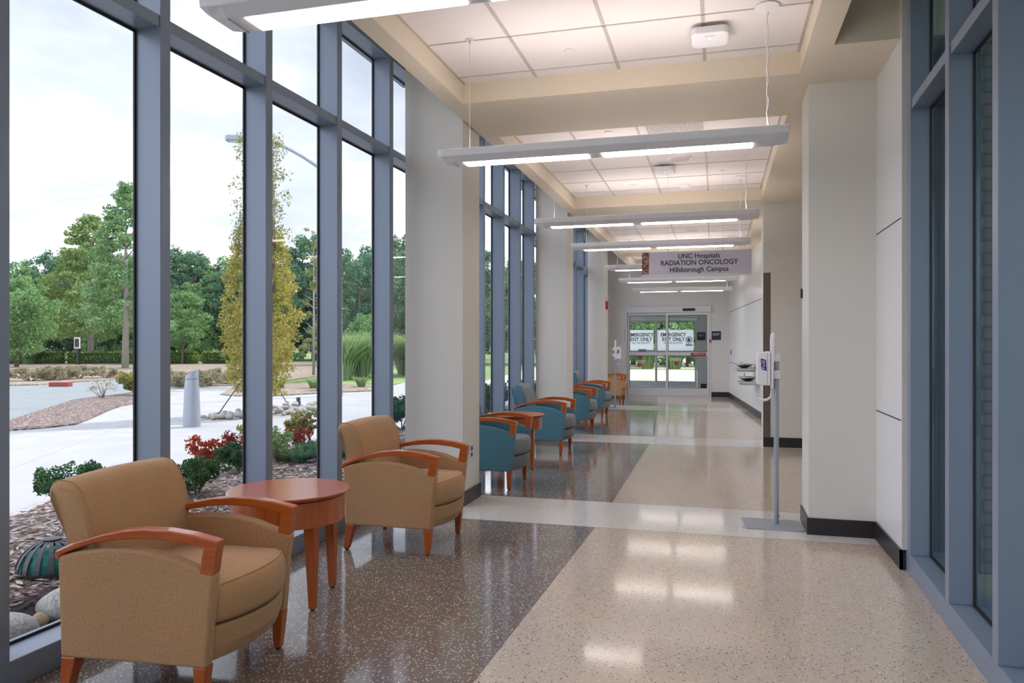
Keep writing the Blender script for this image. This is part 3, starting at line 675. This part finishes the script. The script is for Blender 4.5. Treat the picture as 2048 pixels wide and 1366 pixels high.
# ================================================================== OUTDOORS
G = -.05
rnd = random.Random(7)
struct(obj('ground', box(-160, 60, -40, 160, G - .3, G - .03), LAWN))
def slab(name, poly, m, z=G, h=.028): bm = nb(); prism(bm, poly, z - h, z); return struct(obj(name, bm, m))
slab('ground_concrete_walkway', [(-2.9, -12), (-2.9, 30), (-11.2, 26.1), (-9.7, 20.1), (-10.7, 18.7), (-11.3, 17.3), (-12.3, 17.1), (-13.0, 17.45), (-13.3, 15.85), (-12.91, 14.3), (-12.78, 13.75), (-12.1, 12.64), (-11.1, 11.2), (-10.54, 10.3), (-10.58, 9.75), (-10.8, 9.3), (-13, 4), (-16, -12)][::-1], CONC)
slab('ground_road', [(-15.6, 16.1), (-16.2, 17.6), (-15.2, 21.4), (-22.4, 24.5), (-22.4, 22.5), (-22.0, 20.0), (-22.8, 19.2), (-30, 10), (-40, -12), (-20, -12), (-15, 4), (-12.2, 10.5), (-13.07, 11.7), (-14.2, 13.36), (-15.3, 14.9)][::-1], ROADM)
slab('ground_concrete_path', [(-13.3, 15.8), (-13.0, 17.5), (-15.2, 21.4), (-17.2, 20.4), (-15.5, 16.8)][::-1], CONC, G + .002)
slab('ground_mulch_strip', [(-13, 4), (-10.8, 9.3), (-10.58, 9.75), (-10.54, 10.3), (-11.1, 11.2), (-12.1, 12.64), (-12.78, 13.75), (-12.91, 14.3), (-13.3, 15.85), (-15.5, 16.8), (-15.7, 16.1), (-15.3, 14.9), (-14.2, 13.36), (-13.07, 11.7), (-12.2, 10.5), (-15, 4)][::-1], MULCH, G + .02, .05)
slab('ground_mulch_bed', [(-13.0, 17.45), (-12.3, 17.1), (-11.3, 17.3), (-10.7, 18.7), (-9.7, 20.1), (-10.4, 22.5), (-13.5, 23.2), (-15.4, 21.6)][::-1], MULCHF, G + .03, .06)
slab('ground_mulch_far', [(-15.0, 21.4), (-17.6, 20.2), (-22.4, 24.4), (-22.7, 22.3), (-22.2, 20.2), (-23.2, 19.5), (-32, 10), (-60, 10), (-60, 48), (-34, 50), (-20, 50), (-17, 30), (-15.5, 24)][::-1], MULCHF, G + .02, .06)
slab('ground_lawn_strip', [(-16, 30), (-14.2, 23.4), (-10.5, 22.4), (-11.2, 26), (-3.2, 30), (-3, 60), (-19, 60)][::-1], mat('bright grass', (.19, .30, .09), .9), G + .0, .03)
slab('ground_lawn_end', [(-8, 24), (4, 24), (10, 70), (-14, 70)][::-1], noisy('pale lawn', [(.35, (.55, .58, .30)), (.5, (.72, .66, .56)), (.65, (.42, .55, .20))], .8), G + .01, .03)
# concrete joints
bm = nb()
for a, b in (((-5.6, 3.0), (-10.2, 11.4)), ((-4.0, 12.5), (-12.6, 13.2)), ((-7.4, 3.0), (-12.2, 12.7)), ((-5.0, 9.0), (-10.6, 9.9)), ((-4, 16), (-11.6, 17.0))):
    d = Vector((b[0]-a[0], b[1]-a[1])).normalized(); n_ = Vector((-d.y, d.x)) * .008
    prism(bm, [(a[0]-n_.x, a[1]-n_.y), (b[0]-n_.x, b[1]-n_.y), (b[0]+n_.x, b[1]+n_.y), (a[0]+n_.x, a[1]+n_.y)], G - .01, G + .001)
struct(obj('trim_5', bm, mat('joint grey', (.3, .3, .32), .9)))
# near planting bed: a low mound between the glass and the walkway
bm = nb(); NX, NY = 26, 150
def bed_out(y):
    pts = [(-12, -5.2), (2, -5.3), (4.65, -5.4), (5.1, -5.6), (6.74, -5.35), (7.6, -5.75), (9.36, -5.5), (10.9, -4.9), (13, -4.6), (20, -4.4)]
    for (a, b), (c, d) in zip(pts, pts[1:]):
        if a <= y <= c: return b + (d - b) * (y - a) / (c - a)
    return -4.6
grid = []
for j in range(NY + 1):
    y = -6 + 24 * j / NY; row = []
    for i in range(NX + 1):
        t = i / NX; x = -2.76 + (bed_out(y) + 2.76) * t
        z = -.02 + .16 * math.sin(min(1, t * 1.15) * PI) ** .8 * (1 if t < .87 else 1) - .04 * (t > .97)
        if t < .12: z = -.02
        row.append(bm.verts.new((x, y, z + rnd.uniform(-.008, .008))))
    grid.append(row)
for j in range(NY):
    for i in range(NX): f = bm.faces.new((grid[j][i], grid[j+1][i], grid[j+1][i+1], grid[j][i+1])); f.smooth = True; f.material_index = 1 if i < 5 else 0
def bedz(x, y):
    t = (x + 2.76) / (bed_out(y) + 2.76); t = min(max(t, 0), 1); return -.02 if t < .12 else -.02 + .16 * math.sin(min(1, t * 1.15) * PI) ** .8
struct(obj('ground_planting_bed', bm, [MULCH, SOIL]))
# loose bark flakes on the near bed
def flakes(name, n, region, size, m, zf, lab):
    r = np.random.RandomState(3); V = []; Fc = []
    for k in range(n):
        x, y = region(r); z = zf(x, y) + .006; a = r.uniform(0, 2*PI); l_ = size * r.uniform(.5, 1.6); w_ = l_ * r.uniform(.15, .35); tl = r.uniform(-.5, .5)
        dx, dy = math.cos(a) * l_, math.sin(a) * l_; wx, wy = -math.sin(a) * w_, math.cos(a) * w_; dz = tl * l_ * .5; i = len(V)
        V += [(x-dx, y-dy, z-dz+.004), (x+wx, y+wy, z+.006), (x+dx, y+dy, z+dz+.004), (x-wx, y-wy, z+.002)]; Fc.append((i, i+1, i+2, i+3))
    me = bpy.data.meshes.new(name); me.from_pydata(V, [], Fc); me.materials.append(m); o = bpy.data.objects.new(name, me); link(o); tag(o, lab, 'mulch', kind='stuff')
FL = leafmat('bark flakes', (.10, .07, .06), (.58, .50, .46), .0)
def reg1(r):
    y = r.uniform(1.5, 10.5); return (-3.15 + (bed_out(y) + 3.1) * r.uniform(0, .97), y)
flakes('bark_mulch', 9000, reg1, .035, FL, bedz, 'loose shredded bark mulch over the planting bed outside the window')

# ---- vegetation
def leafmesh(name, centers, radii, n, size, m, seed, shell=.55, flat=1., asp=.5, up=0.):
    r = np.random.RandomState(seed); C = np.array(centers, float); R = np.array(radii, float)
    if R.ndim == 1: R = np.stack([R, R, R * flat], 1)
    wt = (R[:, 0] * R[:, 1]); wt = wt / wt.sum(); idx = r.choice(len(C), n, p=wt)
    d = r.normal(size=(n, 3)); d /= np.linalg.norm(d, axis=1)[:, None]; rad = shell + (1 - shell) * r.rand(n); rad = np.where(r.rand(n) < .25, r.rand(n), rad)
    P = C[idx] + d * R[idx] * rad[:, None]
    a = r.normal(size=(n, 3)); a[:, 2] += up; a /= np.linalg.norm(a, axis=1)[:, None]; b = np.cross(a, r.normal(size=(n, 3))); b /= np.linalg.norm(b, axis=1)[:, None]
    s = (size * (.6 + .8 * r.rand(n)))[:, None]
    V = np.stack([P - a * s, P + b * s * asp, P + a * s, P - b * s * asp], 1).reshape(-1, 3)
    me = bpy.data.meshes.new(name); me.from_pydata(V.tolist(), [], np.arange(4 * n).reshape(-1, 4).tolist()); me.materials.append(m); return me
def branches(bm, base, top, r0, n, spread, seed, z0=.3, rise=.5):
    r = random.Random(seed); h = top - base[2]
    tube(bm, [(base[0], base[1], base[2] - .05), (base[0] + spread * .03, base[1], base[2] + h * .4), (base[0], base[1] + spread * .02, base[2] + h * .92)], [r0, r0 * .7, r0 * .15], 8)
    for k in range(n):
        t = z0 + (1 - z0) * .85 * (k + r.random()) / n; a = r.uniform(0, 2*PI); zz = base[2] + h * t; l_ = spread * r.uniform(.5, .95) * (1 - .6 * t)
        tube(bm, [(base[0], base[1], zz), (base[0] + l_ * .5 * math.cos(a), base[1] + l_ * .5 * math.sin(a), zz + l_ * rise * .6), (base[0] + l_ * math.cos(a), base[1] + l_ * math.sin(a), zz + l_ * rise * 1.3)], [r0 * .35, r0 * .22, r0 * .06], 5)
def tree(name, lab, loc, h, rad, z0, shape, m, n, size, seed, bark=BARK, cat='tree', group=None, nclump=60, r0=None, flat=.75, rs_=1.):
    r = random.Random(seed); t = thing(name, lab, cat, loc, 0, group); cs, rs = [], []
    for k in range(nclump):
        u = (k + r.random()) / nclump
        env = {'round': math.sin(PI * (.12 + .83 * u)) ** .6, 'cone': (1 - u) ** .75 + .06, 'column': math.sin(PI * (.15 + .8 * u)) ** .45, 'dome': math.cos(u * PI / 2) ** .5 + .05}[shape]
        a = r.uniform(0, 2*PI); q = rad * env * math.sqrt(r.uniform(.1, 1)); z = z0 + (h - z0) * u
        cs.append((q * math.cos(a), q * math.sin(a), z)); rs.append(rad * rs_ * r.uniform(.16, .34) * (.5 + .5 * env))
    me = leafmesh('foliage', cs, rs, n, size, m, seed, flat=flat)
    o = bpy.data.objects.new('foliage', me); link(o, t)
    bm = nb(); branches(bm, (0, 0, 0), h * .93, r0 or rad * .06, 16, rad * .9, seed, z0 / h * .9); obj('trunk', bm, bark, t, smooth=True)
    return t
def shrub(name, lab, loc, rad, h, m, n, size, seed, cat='shrub', group=None, nclump=46, stems=True, asp=.5):
    r = random.Random(seed); t = thing(name, lab, cat, loc, 0, group); cs, rs = [], []
    for k in range(nclump):
        a = r.uniform(0, 2*PI); q = rad * math.sqrt(r.random()) * .8; z = h * (.25 + .6 * r.random() * (1 - .5 * (q / rad) ** 2)); cs.append((q * math.cos(a), q * math.sin(a), z)); rs.append(rad * r.uniform(.10, .24))
    me = leafmesh('foliage', cs, rs, n, size, m, seed, flat=.8, asp=asp); o = bpy.data.objects.new('foliage', me); link(o, t)
    bm = nb()
    for k in range(7):
        c = cs[k]; tube(bm, [(0, 0, -.03), (c[0] * .5, c[1] * .5, c[2] * .5), c], [rad * .03, rad * .02, rad * .008], 5)
    obj('stems', bm, BARK, t); return t
# forest behind the hedge: three kinds, each copied
kinds = [tree('forest_tree', 'dense dark green woodland tree behind the hedge', (0, 0, G), 9.6, 3.6, 1.0, 'round', LF_DK, 17000, .125, 11, nclump=130, rs_=.75, group='woodland trees with dark crowns'),
         tree('forest_tree', 'mid green broadleaf woodland tree behind the hedge', (0, 0, G), 9.0, 3.4, .8, 'round', LF_MD, 17000, .125, 12, nclump=130, rs_=.75, group='woodland trees with mid green crowns'),
         tree('forest_tree', 'light green bushy woodland tree at the edge of the wood', (0, 0, G), 5.4, 3.0, .2, 'dome', LF_LT, 9000, .12, 13, nclump=90, rs_=.8, group='light green trees at the wood edge')]
used = [0, 0, 0]
def place(k, x, y, s, rz, zs=1.):
    o = kinds[k] if not used[k] else dup(kinds[k]); used[k] = 1
    o.location = (x, y, G); o.rotation_euler = (0, 0, rz); o.scale = (s, s, s * zs)
for i in range(13):
    x = -63 + i * 3.35; y = 51 + i * .95
    place(0 if i % 3 else 1, x + rnd.uniform(-.8, .8), y + 4 + rnd.uniform(-1, 1), rnd.uniform(.98, 1.18), rnd.uniform(0, 6), rnd.uniform(.9, 1.08))
    place(1 if i % 2 else 0, x + 1.6, y + rnd.uniform(-1, 1), rnd.uniform(.72, .95), rnd.uniform(0, 6))
    if i % 2 == 0: place(2, x, y - 2.2, rnd.uniform(.6, .95), rnd.uniform(0, 6))
for x, y, s in ((-20.5, 50, .85), (-23.5, 46.5, .78), (-17, 52, .85), (-13, 50, .8), (-9.5, 54, .9), (-5.5, 51, .85), (-2, 55, .9), (2, 52, .85)):
    place(rnd.choice((0, 0, 1)), x, y, s, rnd.uniform(0, 6)); 
for x, y, s in ((-7.5, 47, .55), (-4.6, 46, .6), (-1.8, 47, .5), (.8, 48, .6), (-21.5, 43, .6)): place(2 if x != -4.6 else 1, x, y, s, rnd.uniform(0, 6))
tree('oak_tree', 'broad mid green tree with a pale trunk, left of the tall conical tree', (-43.7, 44.0, G), 10.6, 4.3, 1.9, 'cone', LF_MD2, 24000, .11, 21, BARKL, nclump=230, r0=.22, rs_=.7, flat=.45)
tree('conical_tree', 'tall bright green conical tree just left of the second window mullion', (-32.7, 35.4, G), 10.6, 2.5, 2.3, 'cone', LF_MD, 22000, .085, 22, BARKL, nclump=240, r0=.20, rs_=.75, flat=.6)
tree('small_tree', 'small light green round tree between the second and third mullions', (-35.9, 44.06, G), 4.9, 1.7, 1.2, 'round', LF_LT, 9000, .085, 23, nclump=90)
tree('pale_tree', 'pale grey-green tree beside the left window frame', (-40.6, 35.4, G), 5.3, 2.2,   .8, 'round', LF_LT, 11000, .095, 24, nclump=120)
# columnar tree with stakes beside the walkway
ct = tree('columnar_tree', 'narrow yellow-green columnar tree with bare upper twigs beside the river rocks', (-8.5, 12.6, G), 3.75, .72, .45, 'column', LF_YL, 15000, .032, 31, BARKL, nclump=900, r0=.05, rs_=.5, flat=1.)
bm = nb(); r = random.Random(5)
for k in range(34):
    a = r.uniform(0, 2*PI); q = r.uniform(.1, .5); zt = r.uniform(3.6, 5.55 if k < 20 else 4.4); q1 = q * r.uniform(.3, .8)
    tube(bm, [(.02 * math.cos(a), .02 * math.sin(a), .7 + r.random()), (q * .75 * math.cos(a), q * .75 * math.sin(a), 2.2), (q1 * math.cos(a), q1 * math.sin(a), zt)], [.016, .012, .006], 5)
obj('upper_twigs', bm, BARK, ct)
me = leafmesh('upper_foliage', [(r.uniform(-.4, .4), r.uniform(-.4, .4), r.uniform(3.0, 5.4)) for _ in range(260)], [.09] * 260, 6500, .026, LF_PB, 8, flat=1.8); link(bpy.data.objects.new('upper_foliage', me), ct)
for nm, p in (('near', (-9.05, 12.06, G + .04)), ('far', (-9.236, 14.73, G + .04))):
    o = thing('guy_stake', 'black guy line from the columnar tree down to the %s side of the river rocks' % nm, 'stake', (0, 0, 0)); bm = nb(); tube(bm, [p, (-8.5, 12.6, 1.12)], .010, 6); obj('line', bm, BLACK, o)
    bm = nb(); tube(bm, [(p[0], p[1], p[2] - .06), (p[0], p[1], p[2] + .05)], .03, 8); obj('anchor', bm, BLACK, o)
for x, y, h, s, lab in ((-17.2, 29.5, 6.6, 33, 'sparse thin birch-like tree with bare twigs right of the yellow tree'), (-13.9, 21.2, 3.9, 34, 'small yellow-leaved tree with a forked trunk in the gravel bed')):
    tree('slender_tree', lab, (x, y, G), h, .75 if s == 33 else .95, .9, 'column', LF_PB if s == 33 else LF_YL, 2600 if s == 33 else 3200, .05, s, BARKL, nclump=50, r0=.07)
# hedges
for k, (x0, y0, x1, y1) in enumerate(((-49, 41.0, -44.4, 42.3), (-43.9, 42.4, -38.5, 43.9), (-38.1, 44.1, -35.3, 44.8), (-34.9, 45.0, -31.5, 46.0))):
    L_ = math.hypot(x1-x0, y1-y0); t = thing('clipped_hedge', ('low clipped hedge by the ornamental grass at the left window edge', 'clipped hedge stretch behind the two pale trunks', 'clipped hedge block under the small round tree', 'clipped hedge stretch ending by the yellow tree')[k], 'hedge', (x0, y0, G), math.atan2(y1-y0, x1-x0))
    me = leafmesh('foliage', [(L_ * (i + .5) / 24, 0, .45 + .03 * math.sin(i)) for i in range(24)], [[L_ / 30, .55, .47]] * 24, 5000, .075, LF_HD, 40 + k, shell=.85); link(bpy.data.objects.new('foliage', me), t)
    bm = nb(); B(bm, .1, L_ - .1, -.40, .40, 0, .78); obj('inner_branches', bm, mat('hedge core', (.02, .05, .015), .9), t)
# dusty low shrubs along the road and path
sh = None
spots = [(-25.6, 21.6, .62), (-24.7, 22.1, .65), (-24.3, 22.6, .7), (-24.4, 23.3, .66), (-24.6, 24.2, .66), (-24.0, 24.9, .6), (-17.3, 20.85, .62), (-16.6, 20.3, .62), (-15.95, 20.0, .66), (-16.2, 21.1, .6), (-16.5, 22.3, .66), (-18.3, 21.8, .6), (-19.6, 22.8, .62)]
for i, (x, y, s) in enumerate(spots):
    if sh is None: sh = shrub('low_shrub', 'low dusty green shrub along the far edge of the road', (x, y, G), 1.0, .9, LF_SP, 2600, .05, 51, group='dusty low shrubs by the road'); o = sh
    else: o = dup(sh); o.location = (x, y, G); o.rotation_euler = (0, 0, i * 1.3)
    o['label'] = 'dusty low shrub along the road, %s' % (['leftmost by the window frame', 'second from the left', 'third from the left', 'fourth, above the red curb inlet', 'fifth, right of the curb inlet', 'sixth, last before the mullion', 'just right of the bollard top', 'nearest one left of the bollard', 'nearest one right of the bollard', 'behind the bollard', 'left of the yellow tree', 'half hidden by the second mullion', 'far one behind the second mullion'][i])
    o.scale = (s, s, s)
shrub('dark_shrub', 'dark green rounded shrub beside the yellow tree left of the third mullion', (-15.1, 22.3, G), .75, .95, LF_HD, 3000, .045, 52)
shrub('twiggy_shrub', 'bare twiggy grey shrub on the mulch strip by the road', (-15.0, 15.5, G), .42, .62, LF_SP, 260, .025, 53)
shrub('russet_shrub', 'mixed green and russet shrub at the road bend left of the second mullion', (-15.2, 16.9, G), .75, .75, LF_ND, 2200, .045, 54)
# grasses
def grass(name, lab, loc, rad, h, n, seed, m=LF_GR, group=None, w=.012):
    r = np.random.RandomState(seed); V, Fc = [], []
    for k in range(n):
        a = r.uniform(0, 2*PI); q = rad * .3 * math.sqrt(r.rand()); x0, y0 = q * math.cos(a), q * math.sin(a); a += r.uniform(-.5, .5); hh = h * r.uniform(.6, 1.05); out = rad * r.uniform(.25, 1.); pa = a + PI/2; wx, wy = math.cos(pa) * w, math.sin(pa) * w; i = len(V)
        for t, ww in ((0, 1), (.45, 1), (.8, .7), (1, .1)):
            x = x0 + out * t * t * math.cos(a); y = y0 + out * t * t * math.sin(a); z = hh * (t * 1.25 - .35 * t ** 3); V += [(x - wx * ww, y - wy * ww, z), (x + wx * ww, y + wy * ww, z)]
        Fc += [(i + 2*j, i + 2*j + 1, i + 2*j + 3, i + 2*j + 2) for j in range(3)]
    me = bpy.data.meshes.new('blades'); me.from_pydata(V, [], Fc); me.materials.append(m); t = thing(name, lab, 'ornamental grass', loc, 0, group); link(bpy.data.objects.new('blades', me), t); return t
gp = grass('ornamental_grass', 'tall arching ornamental grass clump beyond the walkway', (-13.7, 27.4, G), 1.3, 2.0, 900, 61, group='tall ornamental grasses', w=.022)
for x, y, s in ((-13.9, 26.0, .95), (-14.2, 29.2, 1.05), (-13.6, 31.4, 1.0), (-12.4, 30.2, .95), (-11.6, 32.5, 1.05), (-13.2, 33.6, 1.0), (-6.6, 42.5, .8), (-5.2, 42, .85), (-3.8, 42.5, .8), (-2.3, 42.2, .8), (-.9, 42.6, .75)):
    o = dup(gp); o.location = (x, y, G); o.rotation_euler = (0, 0, x); o.scale = (s, s, s)
grass('round_grass', 'rounded blue-green ornamental grass mound in front of the clipped hedge', (-46.2, 41.2, G), 1.1, 1.15, 1400, 62, LF_LT, w=.03)
g2 = grass('low_grass', 'low tuft of ornamental grass in the far gravel bed', (-12.0, 20.6, G), .35, .38, 260, 63, group='low grass tufts in the gravel bed', w=.008)
for x, y in ((-11.2, 19.6), (-13.0, 20.3), (-10.9, 21.6), (-12.1, 22.2), (-11.5, 24.0)): o = dup(g2); o.location = (x, y, G)
# near plants in the bed
def at(x, y): return (x, y, bedz(x, y))
shrub('boxwood_shrub', 'dark boxwood at the walkway edge behind the near tan armchair', at(-4.85, 4.75), .34, .42, LF_BX, 4200, .014, 71)
shrub('boxwood_shrub', 'small boxwood behind the near armchair, closest to the window', at(-4.25, 4.45), .24, .28, LF_BX, 2600, .014, 72)
shrub('russet_shrub', 'red-leaved shrub outside left of the second mullion', at(-4.75, 6.30), .34, .48, LF_RD, 1500, .026, 73, asp=.35)
shrub('boxwood_shrub', 'low dark yew shrub below the red-leaved shrub', at(-4.35, 6.1), .24, .30, LF_BX, 2600, .016, 74)
shrub('boxwood_shrub', 'dark evergreen shrub between the near armchair and the round table', at(-3.95, 5.0), .28, .33, LF_BX, 3000, .015, 78)
shrub('nandina_shrub', 'light green nandina right of the third mullion', at(-4.75, 7.05), .28, .55, LF_ND, 700, .035, 75, asp=.3)
shrub('nandina_shrub', 'green and copper shrub standing tallest above the round table', at(-4.75, 7.95), .26, .52, LF_ND, 1500, .024, 76)
shrub('nandina_shrub', 'dark leafy shrub beside the first pier behind the second armchair', at(-4.35, 9.9), .42, .55, LF_BX, 2200, .03, 77)
shrub('nandina_shrub', 'low purple-brown shrub farther along the bed by the first pier', at(-4.4, 11.0), .40, .60, LF_RD, 1600, .028, 79)
shrub('nandina_shrub', 'small copper and green shrub between the nandina and the tallest bed shrub', at(-4.55, 7.45), .20, .32, LF_RD, 420, .024, 90, asp=.35)
shrub('nandina_shrub', 'feathery light green shrub low behind the round table by the mullion', at(-4.35, 6.75), .22, .42, LF_LT, 700, .026, 91, asp=.3)
g3 = grass('groundcover_tuft', 'low green groundcover tuft in the bark behind the round table', at(-4.15, 6.95), .20, .14, 240, 64, leafmat('groundcover', (.04, .12, .06), (.16, .30, .16)), group='groundcover tufts in the bark bed', w=.005)
for x, y in ((-4.0, 6.6), (-3.85, 6.85), (-4.25, 6.7), (-4.35, 7.35), (-4.1, 7.1), (-4.0, 7.3), (-3.75, 7.1), (-4.25, 7.6), (-3.65, 7.6), (-4.4, 8.5), (-3.9, 8.4), (-3.6, 9.2), (-4.0, 9.8)): o = dup(g3); o.location = at(x, y); o.rotation_euler = (0, 0, x * 9)
for i, (x, y) in enumerate(((-3.9, 10.6), (-3.7, 11.8), (-4.0, 12.9), (-3.7, 14.2))):
    o = shrub('boxwood_shrub', '', at(x, y), .45, .62, LF_BX, 2200, .03, 80 + i); o['label'] = 'dark green bed shrub outside the windows behind the teal armchairs'; o['group'] = 'bed shrubs outside the second window bay'
# ---- rocks
def rockmesh(seed, m):
    r = random.Random(seed); bm = nb(); bmesh.ops.create_icosphere(bm, subdivisions=3, radius=1)
    f = [r.uniform(.75, 1.2) for _ in range(3)]; ph = [r.uniform(0, 6) for _ in range(6)]
    for v in bm.verts:
        k = 1 + .10 * math.sin(2.2 * v.co.x + ph[0]) + .09 * math.sin(2.7 * v.co.y + ph[1]) + .07 * math.sin(3.1 * v.co.z + ph[2]); v.co = Vector((v.co.x * f[0] * k, v.co.y * f[1] * k * .8, v.co.z * .6 * k))
    me = bpy.data.meshes.new('rock'); bm.to_mesh(me); bm.free(); me.materials.append(m)
    for p in me.polygons: p.use_smooth = True
    return me
RM = [rockmesh(s, ROCK if s % 4 else ROCKT) for s in range(8)]
def rock(x, y, z, s, i, lab, grp): o = bpy.data.objects.new('rock', RM[i % 8]); link(o); o.location = (x, y, z); o.scale = (s,) * 3; o.rotation_euler = (0, 0, i * 2.1); tag(o, lab, 'rock', grp); return o
r = random.Random(9); cnt = 0
pk = []
while cnt < 110:
    u, v = r.random(), r.random(); a = along((-9.0, 11.75), (-8.45, 14.8), u); wd = .75 * math.sin(PI * (.12 + .8 * u)) ** .7
    x, y = a[0] + (v - .35) * wd * 1.6 + .1, a[1] + r.uniform(-.2, .2); s = r.uniform(.05, .095)
    if any((x-p[0]) ** 2 + (y-p[1]) ** 2 < (.75 * (s + p[2])) ** 2 for p in pk): 
        cnt += .02; continue
    pk.append((x, y, s)); rock(x, y, G + s * .35 + r.uniform(0, .07), s, int(cnt * 7) + len(pk), 'grey river rock in the pile around the columnar tree', 'river rocks by the walkway'); cnt += 1
for i, (x, y, s, lab) in enumerate(((-3.02, 2.93, .13, 'large pale grey rock outside at the window sill, left of the near armchair'), (-2.98, 2.58, .12, 'flat grey rock lowest at the left window corner'), (-2.97, 3.22, .08, 'pale rock just behind the near armchair side, outside the glass'), (-3.16, 2.52, .11, 'grey rock at the left window edge, behind the flat one'), (-3.0, 2.76, .05, 'small tan pebble between the grey rocks at the sill'), (-2.99, 3.5, .09, ''), (-2.98, 3.9, .10, ''), (-3.0, 4.3, .09, ''), (-2.98, 4.75, .1, ''), (-3.0, 5.2, .09, ''))):
    o = rock(x - .03, y, bedz(x, y) + .05 + s * .2, s * 1.1, 4 if i == 4 else i + 1 + (i + 1 == 4), lab or 'grey rock along the outside of the window behind the chairs', 'sill rocks behind the furniture' if not lab else 'sill rocks at the left window corner')
for i in range(12):
    rock(1.40 + .07 * (i % 4) + .03 * (i // 4), 3.75 + .09 * (i // 4) + .24 * ((i * 7) % 4) / 1.3, .0 + .01 * (i % 3), .075 + .01 * (i % 3), i + 1, 'rounded rock outside the right window at the foot of the brick wall', 'rocks by the brick wall')
# ---- bollard, pipe, lamps, sign post, curb inlet, dome drain
t = thing('bollard', 'grey metal bollard with a slanted top on the concrete walkway', 'bollard', (-8.45, 10.6, G)); bm = nb()
loft(bm, [[(rr * math.cos(2*PI*i/32), rr * math.sin(2*PI*i/32), z if z < .8 else z + .055 * math.cos(2*PI*i/32 - .3)) for i in range(32)] for rr, z in ((.140, 0), (.136, .2), (.118, .6), (.098, .90))]); obj('post', bm, GREYM, t, smooth=False)
t['label'] = 'grey metal bollard with a slanted top on the concrete walkway'
obj('seam_line', (lambda b: (lathe(b, [(.1085, .795), (.1085, .80)], 32), b)[-1])(nb()), BLACK, t)
t = thing('drain_pipe', 'short dark pipe stub standing among the river rocks', 'pipe', (-8.93, 14.7, G)); bm = nb(); tube(bm, [(0, 0, 0), (-.02, 0, .2)], .045, 16); obj('pipe_body', bm, mat('dark pvc', (.06, .07, .09), .5), t)
t = thing('curb_inlet', 'brick-red curb inlet block at the far edge of the road', 'curb inlet', (-20.65, 19.6, G), .27); obj('inlet_block', box(-.32, .32, -.12, .12, 0, .14), mat('brick red', (.28, .06, .04), .8), t, bevel=.01)
def lamp_post(lab, x, y, ztip, tip, m=GREYM):
    t = thing('street_lamp', lab, 'street lamp', (0, 0, 0)); bm = nb(); tube(bm, [(x, y, G), (x, y, ztip - 1.2)], [.09, .06], 12); obj('pole', bm, m, t)
    bm = nb(); n_ = 8; pts = [(x + (tip[0]-x) * q, y + (tip[1]-y) * q, ztip - 1.2 + 1.2 * math.sin(q * PI / 2)) for q in [i / n_ for i in range(n_ + 1)]]; tube(bm, pts, [.055 - .02 * i / n_ for i in range(n_ + 1)], 8); obj('arm', bm, m, t)
    a = math.atan2(tip[1]-y, tip[0]-x); bm = nb(); prism(bm, [(-.05, -.14), (.42, -.17), (.50, -.10), (.50, .10), (.42, .17), (-.05, .14)], -.10, .04); h = obj('lamp_head', bm, m, t, bevel=.02, loc=(tip[0], tip[1], ztip)); h.rotation_euler = (0, 0, a)
    l_ = obj('lamp_lens', box(.08, .40, -.10, .10, -.115, -.099), mat('lamp lens', (.7, .72, .7), .3), h)
lamp_post('tall street lamp whose arm crosses behind the sparse tree top', -9.75, 18.05, 6.86, (-12.2, 17.4))
lamp_post('distant street lamp visible above the trees beside the first pier', -18.3, 44.8, 8.1, (-19.75, 44.4))
t = thing('sign_post', 'small sign on a dark post in front of the clipped hedge', 'sign post', (-41.2, 40.5, G)); bm = nb(); B(bm, -.08, .08, -.08, .08, 0, 1.2); obj('post', bm, BLACK, t); obj('sign_plate', box(-.24, .24, -.12, -.08, 1.1, 1.85), WHITEM, t); bm = nb(); B(bm, -.16, .16, -.14, -.12, 1.2, 1.75); obj('sign_print', bm, BLACK, t)
t = thing('drain_grate', 'black dome drain grate with green mesh in the bark beside the near armchair', 'drain grate', at(-3.45, 3.22)); R_ = .17
bm = nb(); lathe(bm, [(R_ + .015, -.02), (R_ + .015, .012), (R_ - .01, .012)], 36, cap=False); obj('rim', bm, BLACK, t)
for k in range(16):
    a = 2*PI*k/16; bm = nb(); w_ = .014
    ring = []
    for q in [i / 7 for i in range(8)]:
        th = q * PI * .46; rr, zz = R_ * math.cos(th), R_ * .95 * math.sin(th); ring.append([(rr * math.cos(a) - s_ * w_ * (1 - .5 * q) * math.sin(a), rr * math.sin(a) + s_ * w_ * (1 - .5 * q) * math.cos(a), zz) for s_ in (-1, 1)] + [((rr - .008) * math.cos(a) - s_ * w_ * (1 - .5 * q) * math.sin(a), (rr - .008) * math.sin(a) + s_ * w_ * (1 - .5 * q) * math.cos(a), zz) for s_ in (1, -1)])
    loft(bm, ring); obj('rib', bm, mat('cast iron', (.05, .055, .07), .5), t)
bm = nb(); lathe(bm, [(.05, R_ * .95), (.04, R_ * .97), (.0001, R_ * .98)], 24); obj('crown', bm, MATS['cast iron'], t)
bm = nb(); lathe(bm, [(R_ * .88, -.02), (R_ * .86, .05), (R_ * .75, .09), (.0001, .10)], 32, cap=False); obj('green_mesh', bm, mat('green mesh', (.0, .19, .15), .7), t)
# ---- right courtyard
struct(obj('wall_outer_brick', box(1.46, 7, 4.86, 5.3, -.4, 4.6), BRICK))
struct(obj('wall_outer_clad', box(1.30, 1.46, 4.86, 5.3, -.4, 4.6), CLAD))
struct(obj('wall_outer_far', box(6.8, 7.0, -6, 4.86, -.4, 4.6), BRICK))
slab('ground_courtyard', [(1.3, -8), (7, -8), (7, 4.86), (1.3, 4.86)], MULCH, -.02, .1)
